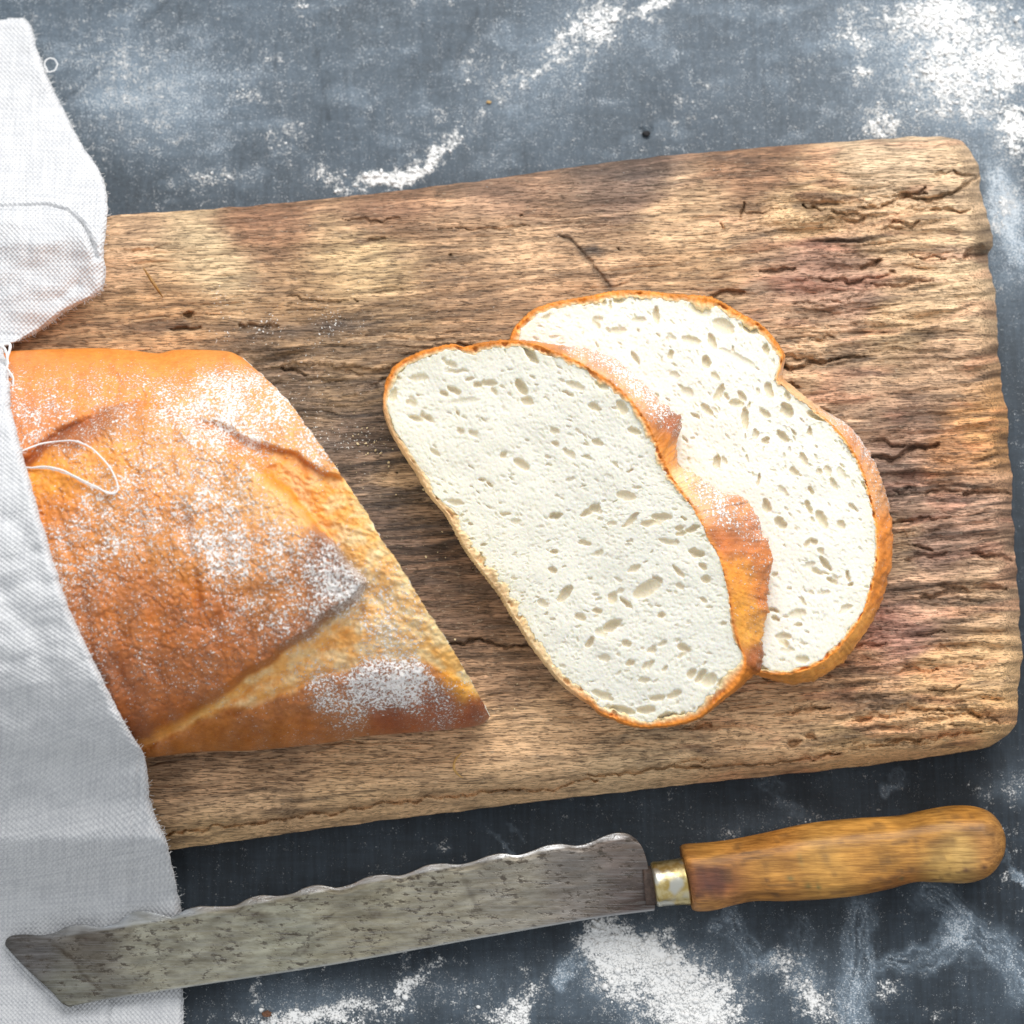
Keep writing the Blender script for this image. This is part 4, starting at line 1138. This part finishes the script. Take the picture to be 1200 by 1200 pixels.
G, U, V_ = coons(Tk, Bk, Lk, Rk)
X, Y = G[..., 0], G[..., 1]
lv = np.clip((Y - 412) / 482.0, 0, 1)
zl = dome(lv) + 0.0085
Zc = np.interp(Y, [0, 22, 130, 215, 255, 285, 330, 396, 410], [.004, .004, .010, .030, .046, .050, .0475, .046, .056])
low = np.interp(Y, [404, 420, 884, 908, 940, 985, 1012, 1050, 1085, 1300], [.062, .066, .066, .060, .050, .045, .030, .008, .0045, .004])
onl = sstep(404, 418, Y) * sstep(912, 890, Y)
Zl = np.maximum(low, zl * onl + low * (1 - onl)) + 0.001 * onl
Zc = np.where(Y > 406, Zl, np.where(Y > 396, Zc * (1 - sstep(396, 406, Y)) + Zl * sstep(396, 406, Y), Zc))
ker = np.ones(9) / 9
Zc = np.apply_along_axis(lambda a_: np.convolve(np.pad(a_, 4, mode='edge'), ker, 'valid'), 0, Zc)
nrel = 0.0012 * fbm(X / 120, Y / 90, 133, 2) + 0.0006 * fbm(X / 40, Y / 34, 134, 2)
Zc += nrel * sstep(1200, 1000, Y) + 0.0006 * fbm(X / 50, Y / 30, 135, 2)
# soft folds
for pl, w, dep in [([(-60, 246), (0, 243), (55, 241), (78, 247), (95, 262), (106, 282), (113, 302)], 3.2, .0030), ([(-40, 300), (60, 320)], 14, .0008),
                   ([(165, 884), (160, 920), (156, 960), (154, 1010), (152, 1062)], 2.4, .0009), ([(130, 1168), (126, 1190), (124, 1230)], 3, .0012),
                   ([(0, 690), (40, 740), (70, 800)], 16, .0014), ([(-20, 820), (60, 860), (110, 930)], 18, .0016), ([(0, 960), (30, 930)], 12, .0014), ([(20, 610), (50, 690)], 12, .001), ([(70, 350), (90, 335)], 6, .0012)]:
    d, t = pdist(X + 2 * fbm(X / 20, Y / 20, 136, 2), Y, pl)
    Zc -= dep * np.exp(-(d / w) ** 2)
ab = np.interp(X, [-60, 0, 55, 78, 95, 106, 113], [246, 243, 241, 247, 262, 282, 302])
Zc += 0.0022 * sstep(0, 4, Y - ab) * sstep(60, 6, Y - ab) * sstep(118, 100, X)
rx = np.interp(Y, [884, 920, 960, 1010, 1062], [165, 160, 156, 154, 152])
Zc -= 0.0010 * sstep(-3, 3, X - rx) * sstep(880, 900, Y) * sstep(1075, 1050, Y)
de = np.linalg.norm(G - Rk[:, None], axis=-1)
Zc -= 0.0024 * np.power(np.clip(1 - de / 9.0, 0, 1), 2)
Zc -= 0.0024 * np.power(np.clip(1 - (Y - 22) / 9.0, 0, 1), 2)
Zc = np.maximum(Zc, 0.0015)
P = W(X, Y, Zc)
pit = 2 * np.pi / 5.6
rot = np.interp(Y, [0, 400, 560, 1000], [0.05, 0.05, 0.32, 0.42])
wu = (X * np.cos(0.05) + Y * np.sin(0.05)) * pit
wvv = (Y * np.cos(0.05) - X * np.sin(0.05) * 1 + X * np.interp(Y, [0, 400, 560, 900, 1060, 1250], [0, 0, .30, .42, .12, .05])) * pit
wu = wu + 1.6 * fbm(X / 90, Y / 90, 137, 2); wvv = wvv + 1.6 * fbm(X / 70, Y / 70, 138, 2)
WV = np.stack([wu, wvv, 0 * wu], -1)
Q, A = skirt(P, {'vec_weave': WV}, [(-0.0001, 0.0, 0.02), (0.0012, 0.0, 0.05), (0.006, 0.0, 0.06)])
Q[..., 2] = np.maximum(Q[..., 2], 0.0012)
cloth = thing('linen_cloth', tuple(W(60, 700, 0.05)), 'white woven linen cloth draped over the loaf end and the board', 'cloth')
grid_obj('cloth', Q, M_LINEN, cloth, A)

from mathutils import kdtree


def surf(grids):
    pts = [(x, y, z) for X_, Y_, Z_ in grids for x, y, z in zip(X_[::3, ::3].ravel(), Y_[::3, ::3].ravel(), Z_[::3, ::3].ravel())]
    kd = kdtree.KDTree(len(pts))
    for i, p in enumerate(pts):
        kd.insert((p[0], p[1], 0), i)
    kd.balance()
    return lambda x, y: pts[kd.find((x, y, 0))[1]][2]


zloaf = surf([LOAF])


def tube(name, C, rad, mat, parent=None, ns=7, attrs=None):
    C = np.asarray(C, float)
    n = len(C)
    Tn = np.gradient(C, axis=0)
    Tn /= np.linalg.norm(Tn, axis=1)[:, None] + 1e-12
    up = np.array([0, 0, 1.0])
    S = np.cross(Tn, up); S /= np.linalg.norm(S, axis=1)[:, None] + 1e-9
    N = np.cross(S, Tn)
    rad = np.broadcast_to(rad, (n,)) * np.where((np.arange(n) == 0) | (np.arange(n) == n - 1), 0.15, 1)
    a = np.linspace(0, 2 * np.pi, ns, endpoint=False)
    P = C[:, None] + rad[:, None, None] * (S[:, None] * np.cos(a)[None, :, None] + N[:, None] * np.sin(a)[None, :, None])
    return grid_obj(name, P, mat, parent, attrs, wrap=True)


def thread(pts, zoff, rad, zf, twist=0.5, n=120, name='loose_thread'):
    S = spline(pts, n)
    z = np.array([zf(x, y) for x, y in S])
    zz = np.convolve(np.pad(z, 6, mode='edge'), np.ones(13) / 13, 'valid') + zoff
    C = W(S[:, 0] + twist * pn(np.linspace(0, 14, n), np.zeros(n), 141), S[:, 1] + twist * pn(np.linspace(0, 14, n), np.zeros(n), 142), zz)
    return tube(name, C, rad * PX * (0.9 + 0.3 * pn(np.linspace(0, 30, n), np.zeros(n), 143)), M_THREAD, cloth)


thread([(18, 536), (24, 530), (45, 521), (70, 517), (92, 518), (112, 529), (128, 547), (137, 565), (137, 576), (128, 578), (112, 570), (95, 562), (75, 552), (55, 547), (35, 548), (22, 545)], .0022, 1.05, zloaf)
thread([(30, 549), (55, 549), (80, 556), (105, 569), (128, 577), (136, 574)], .0014, 0.8, zloaf)
zc_ = lambda x, y: 0.062
thread([(-4, 410), (6, 403), (12, 405), (9, 418), (7, 432), (13, 440), (15, 450), (8, 470), (2, 490), (-4, 520)], .012, 1.9, zc_)
thread([(-6, 404), (5, 408), (9, 425), (4, 440), (2, 455), (5, 475), (0, 500)], .0135, 1.7, zc_)
thread([(8, 432), (15, 442), (14, 455), (4, 466), (3, 450), (8, 438)], .015, 1.3, zc_)
thread([(48, 80), (55, 84), (63, 83), (67, 76), (63, 69), (56, 69), (52, 75), (56, 83)], .004, 0.9, lambda x, y: 0.003)
# lint standing off the cloth's cut edges (one part, uncountable)
Vl, Fl_, base_i = [], [], 0
tt = np.linspace(0, 1, NV)
rr = np.random.default_rng(5)
for _ in range(900):
    i = int(rr.choice(NV, p=None))
    x, y = Rk[i]
    w = 1.0 if (330 < y < 405 or y < 240) else 0.55
    if rr.random() > w:
        continue
    i2 = min(i + 2, NV - 1); i0 = max(i - 2, 0)
    tx, ty = Rk[i2] - Rk[i0]
    nx_, ny_ = -ty, tx
    L = math.hypot(nx_, ny_) + 1e-6
    nx_, ny_ = -nx_ / L, -ny_ / L
    if nx_ < -0.3: nx_, ny_ = -nx_, -ny_
    ln = 1.2 + 3.2 * rr.random() ** 2
    z = float(Zc[i, -1]) + .0006
    p0 = (x - 2 * nx_, y - 2 * ny_); bend = rr.normal(0, 1.2, 2)
    p1 = (x + nx_ * ln * .5 + bend[0] * .5, y + ny_ * ln * .5 + bend[1] * .5); p2 = (x + nx_ * ln + bend[0] * 1.5, y + ny_ * ln + bend[1] * 1.5)
    pts = [W(*p, z + dz) for p, dz in ((p0, .0004), (p1, .0006), (p2, .0002))]
    r_ = 0.30 * PX
    for q in pts:
        for k in range(3):
            an = k * 2.094
            Vl.append(q + r_ * np.array([math.cos(an) * .7, math.sin(an) * .7, math.sin(an + 1)]))
    for s_ in range(2):
        for k in range(3):
            a0 = base_i + s_ * 3 + k; a1 = base_i + s_ * 3 + (k + 1) % 3
            Fl_.append((a0, a1, a1 + 3, a0 + 3))
    base_i += 9
lint = link_mesh('lint', np.array(Vl), np.array(Fl_), M_THREAD, cloth)
lint['kind'] = 'stuff'

# ------------------------------------------------------------------ bread knife
NU, NV = 620, 120
Tb = spline([(6, 1104), (9, 1099), (16, 1096), (30, 1095), (48, 1096), (64, 1093), (78, 1086), (95, 1083), (118, 1086), (138, 1081), (152, 1071), (168, 1067), (188, 1071), (203, 1074), (218, 1066), (233, 1062), (252, 1062), (275, 1061), (291, 1053), (307, 1049), (325, 1050), (343, 1047), (358, 1040), (374, 1037), (394, 1040), (412, 1036), (430, 1028), (448, 1025),
             (468, 1026), (484, 1021), (500, 1014), (517, 1012), (538, 1013), (556, 1009), (572, 1003), (588, 1000), (606, 1002), (624, 997), (640, 991), (657, 989), (676, 991), (692, 987), (708, 980), (722, 976), (735, 977), (745, 983)], NU)
Bb = spline([(80, 1180), (110, 1174), (200, 1160), (300, 1145), (400, 1129), (500, 1111), (600, 1093), (700, 1076), (767, 1067)], NU)
Lb = spline([(6, 1104), (8, 1110), (30, 1134), (60, 1162), (72, 1175), (80, 1180)], NV)
Rb = spline([(745, 983), (752, 992), (757, 1005), (761, 1022), (766, 1044), (768, 1058), (767, 1067)], NV)
G, U, V_ = coons(Tb, Bb, Lb, Rb)
X, Y = G[..., 0], G[..., 1]
dTb = np.linalg.norm(G - Tb[None], axis=-1)
# smooth top line (without the waves): grind starts here
topl = np.interp(X, [6, 200, 400, 600, 745], [1112, 1081, 1044, 1007, 984]) + 2
bev = .75 * sstep(1, -3, Y - topl + 5.0)
bev = np.maximum(bev, np.exp(-(dTb / 3.4) ** 4)) * sstep(755, 725, X)
Zk = 0.0088 + 0.0055 * np.clip(X / 770, 0, 1)
Zk -= 0.0011 * np.power(np.clip(1 - dTb / 10.0, 0, 1), 1.2)
Zk += 0.00006 * fbm(X / 50, Y / 30, 151, 2) + 0.0003 * fbm(X / 200, Y / 100, 152, 1)
dBb = np.linalg.norm(G - Bb[None], axis=-1)
Zk -= 0.0005 * np.power(np.clip(1 - dBb / 3.0, 0, 1), 1.5)
dL = np.linalg.norm(G - Lb[:, None], axis=-1)
Zk -= 0.0005 * np.power(np.clip(1 - dL / 4.0, 0, 1), 1.5)
KC = [(40, 1115, (92, 88, 84)), (80, 1160, (120, 118, 104)), (100, 1110, (105, 98, 86)), (180, 1110, (150, 146, 126)), (250, 1100, (150, 146, 126)), (330, 1090, (150, 147, 126)), (420, 1070, (148, 142, 120)), (520, 1060, (150, 144, 124)), (600, 1045, (140, 134, 118)), (680, 1030, (125, 118, 108)), (745, 1030, (95, 86, 80)), (730, 990, (120, 108, 98)), (760, 1055, (70, 56, 50))]
kb = lin(np.array(idw(X, Y, KC, 20, 2.0))) * np.array([0.98, 1.0, 1.08])
kb = kb * np.exp(.42 * fbm((X + Y * .2) / 50, (Y + X * .17) / 10, 153, 5))[..., None]
for pl, w, am in [([(62, 1105), (85, 1122), (100, 1145), (118, 1160)], 2.2, .7), ([(60, 1106), (85, 1123)], 1.6, .5), ([(545, 1032), (553, 1050), (562, 1066)], 4, .45)]:
    d, t = pdist(X + 2 * fbm(X / 9, Y / 9, 154, 2), Y, pl)
    kk = (am * np.exp(-(d / w) ** 2))[..., None]
    kb = kb * (1 - kk) + kk * np.array([.06, .045, .03])
for cx, cy, rx_, ry_, am in [(102, 1102, 16, 9, .5), (150, 1095, 10, 7, .35), (303, 1072, 13, 5, .6), (440, 1072, 9, 6, .6), (355, 1115, 8, 4, .4)]:
    kk = am * np.exp(-(((X - cx) / rx_) ** 2 + ((Y - cy) / ry_) ** 2) - .6 * fbm(X / 6, Y / 6, 155, 2))[..., None]
    kk = np.clip(kk, 0, .9)
    kb = kb * (1 - kk) + kk * np.array([.07, .05, .04])
pol = np.clip(bev * (.72 + .4 * fbm(X / 30, Y / 8, 156, 2)) * sstep(20, 140, X) + .55 * np.exp(-(dBb / 2.2) ** 2) * sstep(90, 140, X), 0, 1)
P = W(X, Y, Zk)
knife = thing('bread_knife', tuple(W(600, 1060, 0)), 'old bread knife with wavy stained blade and worn wooden handle, lying below the board', 'knife')
Q, A = skirt(P, {'base': np.clip(kb, .01, .9), 'polish': pol}, [(0.00005, 0.0, 0.0), (0.0003, 0.0, 0.0), (0.0012, 0.0, 0.0)])
# give the plate its thickness
M_, N_ = Q.shape[:2]
jj, ii = np.meshgrid(np.arange(N_), np.arange(M_))
lay = np.maximum(np.maximum(3 - jj, jj - (N_ - 4)), np.maximum(3 - ii, ii - (M_ - 4)))
Q[lay == 1, 2] -= 0.0004; Q[lay == 2, 2] -= 0.0011; Q[lay == 3, 2] -= 0.0013
grid_obj('blade', Q, M_STEEL, knife, A)
bot = P[::6, ::6].copy(); bot[..., 2] -= 0.0012
ZK = 0.0150


def section_loft(name, xs_, top, bot_, zc, hz, sect, mat, col=None, cap=True):
    rows = []; PXs = []; PYs = []
    for x, a_, b_, h_ in zip(xs_, top, bot_, hz):
        pt = W(x[0], a_, zc); pb = W(x[1], b_, zc)
        c_ = (pt + pb) / 2; hv = (pt - pb) / 2
        rows.append(c_ + sect[:, :1] * hv + sect[:, 1:2] * np.array([0, 0, h_]))
        PXs.append(x[0] + (x[1] - x[0]) * (1 - sect[:, 0]) / 2); PYs.append(a_ + (b_ - a_) * (1 - sect[:, 0]) / 2)
    if cap:
        c0 = rows[0].mean(0); c1 = rows[-1].mean(0)
        rows = [c0 + (rows[0] - c0) * .02] + rows + [c1 + (rows[-1] - c1) * .02]
        PXs = [PXs[0]] + PXs + [PXs[-1]]; PYs = [PYs[0]] + PYs + [PYs[-1]]
    P = np.stack(rows)
    A = {}
    if col is not None:
        A['base'] = col(np.stack(PXs), np.stack(PYs))
    return grid_obj(name, P, mat, knife, A, wrap=True)


oc = np.array([(.50, 1), (-.66, 1), (-1, .55), (-1, -.40), (-.6, -1), (.6, -1), (1, -.4), (1, .30)], float)
for _ in range(3):
    oc = np.stack([oc * .84 + np.roll(oc, -1, 0) * .16, oc * .16 + np.roll(oc, -1, 0) * .84], 1).reshape(-1, 2)
ring = np.stack([np.cos(np.linspace(0, 2 * np.pi, 48, endpoint=False)), np.sin(np.linspace(0, 2 * np.pi, 48, endpoint=False))], -1)

# handle outline: pairs top / bottom along its length
ht = spline([(797, 992), (803, 989), (830, 987), (860, 983), (900, 975), (930, 968), (960, 963), (1000, 959), (1050, 956), (1075, 951), (1100, 946), (1120, 944), (1140, 945), (1158, 951), (1170, 963), (1176, 976), (1177.5, 986)], 150)
hb = spline([(812, 1066), (818, 1068), (835, 1067), (858, 1061), (885, 1056), (920, 1056), (960, 1054), (1000, 1050), (1040, 1042), (1070, 1034), (1100, 1034), (1130, 1035), (1150, 1030), (1163, 1021), (1172, 1008), (1176, 998), (1177.5, 988)], 150)
wid = np.linalg.norm(ht - hb, axis=1)
hz = 0.0118 * np.clip(wid / 80, 0, 1.05) ** 0.8
hz[:4] *= np.array([.9, .96, .99, 1])


def hcol(x, y):
    HC = [(830, 1000, (190, 140, 74)), (830, 1035, (120, 70, 52)), (830, 1060, (190, 140, 84)), (900, 1020, (186, 138, 74)), (900, 985, (176, 124, 62)), (960, 1010, (190, 146, 80)), (1000, 980, (188, 140, 72)), (1040, 1010, (178, 132, 66)), (1080, 980, (178, 130, 64)), (1100, 1005, (190, 156, 96)), (1120, 1000, (196, 164, 106)), (1150, 985, (160, 118, 70)), (1160, 1010, (168, 122, 70)), (1130, 955, (176, 126, 60)), (900, 1052, (170, 120, 60)), (1050, 1038, (150, 100, 50))]
    c = lin(np.array(idw(x, y, HC, 12, 2.0))) * np.array([.93, .87, .72])
    c = c * np.exp(.34 * fbm((x + y * .1) / 60, (y + x * .12) / 6, 161, 4) + .25 * fbm(x / 30, y / 20, 163, 3))[..., None]
    gk = sstep(.25, .6, fbm((x + y * .1) / 38, (y + x * .12) / 3.5, 164, 3))[..., None] * .5
    c = c * (1 - gk) + gk * np.array([.10, .055, .025])
    st = sstep(808, 816, x) * sstep(852, 842, x) * sstep(1012, 1018, y) * sstep(1058, 1050, y)
    k = (.75 * st * (.8 + .3 * fbm(x / 12, y / 12, 162, 2)))[..., None]
    c = c * (1 - k) + k * np.array([.075, .032, .026])
    for cx, cy, r_, cc in [(1147, 1017, 3.5, (.05, .02, .015)), (1125, 1020, 3, (.09, .035, .03)), (943, 1038, 3.5, (.06, .11, .04)), (955, 1040, 2.5, (.06, .11, .04)), (958, 1015, 3, (.10, .15, .06)), (1098, 993, 2.5, (.06, .12, .04)), (933, 1005, 3, (.12, .16, .07)), (1052, 1030, 2.5, (.08, .12, .05)), (963, 1006, 5, (.13, .08, .04)), (1022, 1007, 2.5, (.12, .07, .04)), (1075, 1000, 3, (.14, .09, .05)), (922, 1030, 4, (.13, .14, .06)), (895, 1031, 2.5, (.12, .06, .03))]:
        k = (.8 * np.exp(-((x - cx) ** 2 + (y - cy) ** 2 * 1.6) / r_ ** 2))[..., None]
        c = c * (1 - k) + k * np.array(cc)
    return np.clip(c, .01, .8)


section_loft('handle', np.stack([ht[:, 0], hb[:, 0]], -1), ht[:, 1], hb[:, 1], ZK - .002, hz, oc, M_HANDLE, hcol)
fx = np.linspace(0, 1, 16)
fr = np.interp(fx, [0, .06, .12, .2, .8, .9, 1], [.94, 1.0, 1.0, .975, .985, 1.02, 1.03])
ftop = np.stack([762 + 38 * fx, 1010 - 5 * fx], -1); fbot = np.stack([770 + 40 * fx, 1063 - 3 * fx], -1)
mid = (ftop + fbot) / 2
ftop = mid + (ftop - mid) * fr[:, None]; fbot = mid + (fbot - mid) * fr[:, None]
section_loft('ferrule', np.stack([ftop[:, 0], fbot[:, 0]], -1), ftop[:, 1], fbot[:, 1], ZK - .001, 0.0082 * fr, ring, M_BRASS)
bx = np.linspace(0, 1, 6)
section_loft('tang', np.stack([752 + 16 * bx, 757 + 16 * bx], -1), 1016 - 2 * bx, 1061 - 2 * bx, ZK - .002, np.full(6, .0028), oc, plain('tang_iron', (.07, .045, .035), .6))

# ------------------------------------------------------------------ small litter
def crumb(px, py, z, r, col, label, name='bread_crumb', cat='crumb'):
    n1, n2 = 14, 10
    th = np.linspace(0, 2 * np.pi, n1, endpoint=False)[None]; ph = np.linspace(0.02, np.pi - .02, n2)[:, None]
    d = 1 + .35 * fbm(np.cos(th) * np.sin(ph) * 1.5 + px, np.sin(th) * np.sin(ph) * 1.5 + np.cos(ph) + py, 171, 2)
    P = np.stack([r * 1.25 * d * np.sin(ph) * np.cos(th), r * .85 * d * np.sin(ph) * np.sin(th), r * .6 * d * np.cos(ph) + 0 * th], -1) * PX
    o = W(px, py, z); P = P + o + np.array([0, 0, r * .5 * PX])
    ob = grid_obj(name, P, plain(name + '_stuff', col, .8), None, {}, wrap=True)
    return tag(ob, label, cat)


crumb(313, 1188, 0.0008, 4.5, (.16, .07, .035), 'small dark brown crust crumb in the flour at the bottom left')
crumb(573, 120, 0.0003, 2.3, (.62, .40, .16), 'tiny golden crumb on the table above the board')
crumb(757, 157, 0.0, 4.2, (.012, .012, .014), 'small black lump added for the dark pit in the table just above the board')  # not a crumb: added black lump standing in for a hole in the table


def fibre(pts, label, col, r=1.5):
    S = spline(pts, 40)
    i = np.linspace(0, 1, 40)
    C = W(S[:, 0], S[:, 1], ZB + .0012 + .002 * np.sin(np.pi * i))
    o = tube('straw', C, PX * r * np.sin(np.pi * np.clip(i, .06, .94)) ** .6, plain('straw_fibre', col, .5))
    return tag(o, label, 'straw')


fibre([(541, 882), (534, 890), (532, 900), (537, 908), (543, 912)], 'curled golden straw fibre lying on the board below the loaf', (.52, .30, .09))
fibre([(168, 314), (176, 326), (184, 338), (191, 349)], 'straight brown straw fibre lying on the board beside the cloth', (.30, .15, .035), 1.9)

rc = np.random.default_rng(77)
cp = []
while len(cp) < 70:
    x_, y_ = rc.choice([0, 1, 2]), 0
    k_ = rc.integers(0, 3)
    cx_, cy_, sx_, sy_ = [(520, 640, 60, 80), (560, 830, 90, 40), (430, 520, 40, 30)][k_]
    x_, y_ = rc.normal(cx_, sx_), rc.normal(cy_, sy_)
    pt_ = (np.array([x_]), np.array([y_]))
    if inside(*pt_, outer1)[0] or inside(*pt_, outer2)[0] or x_ < 300 or x_ < 290 + (y_ - 415) * 0.70 or y_ > 880:
        continue
    cp.append((x_, y_))
cp = np.array(cp)
csz = PX * (0.5 + 1.3 * rc.random(len(cp)) ** 2.5)
cpt = W(cp[:, 0], cp[:, 1], ZB); cpt[:, 2] += csz * .5 - 0.0003
tag(lumps('bread_crumbs', cpt, csz, plain('crumb_bits', (.72, .58, .36), .85), .7), 'tiny pale bread crumbs scattered on the board between loaf and slices', 'crumbs', kind='stuff')
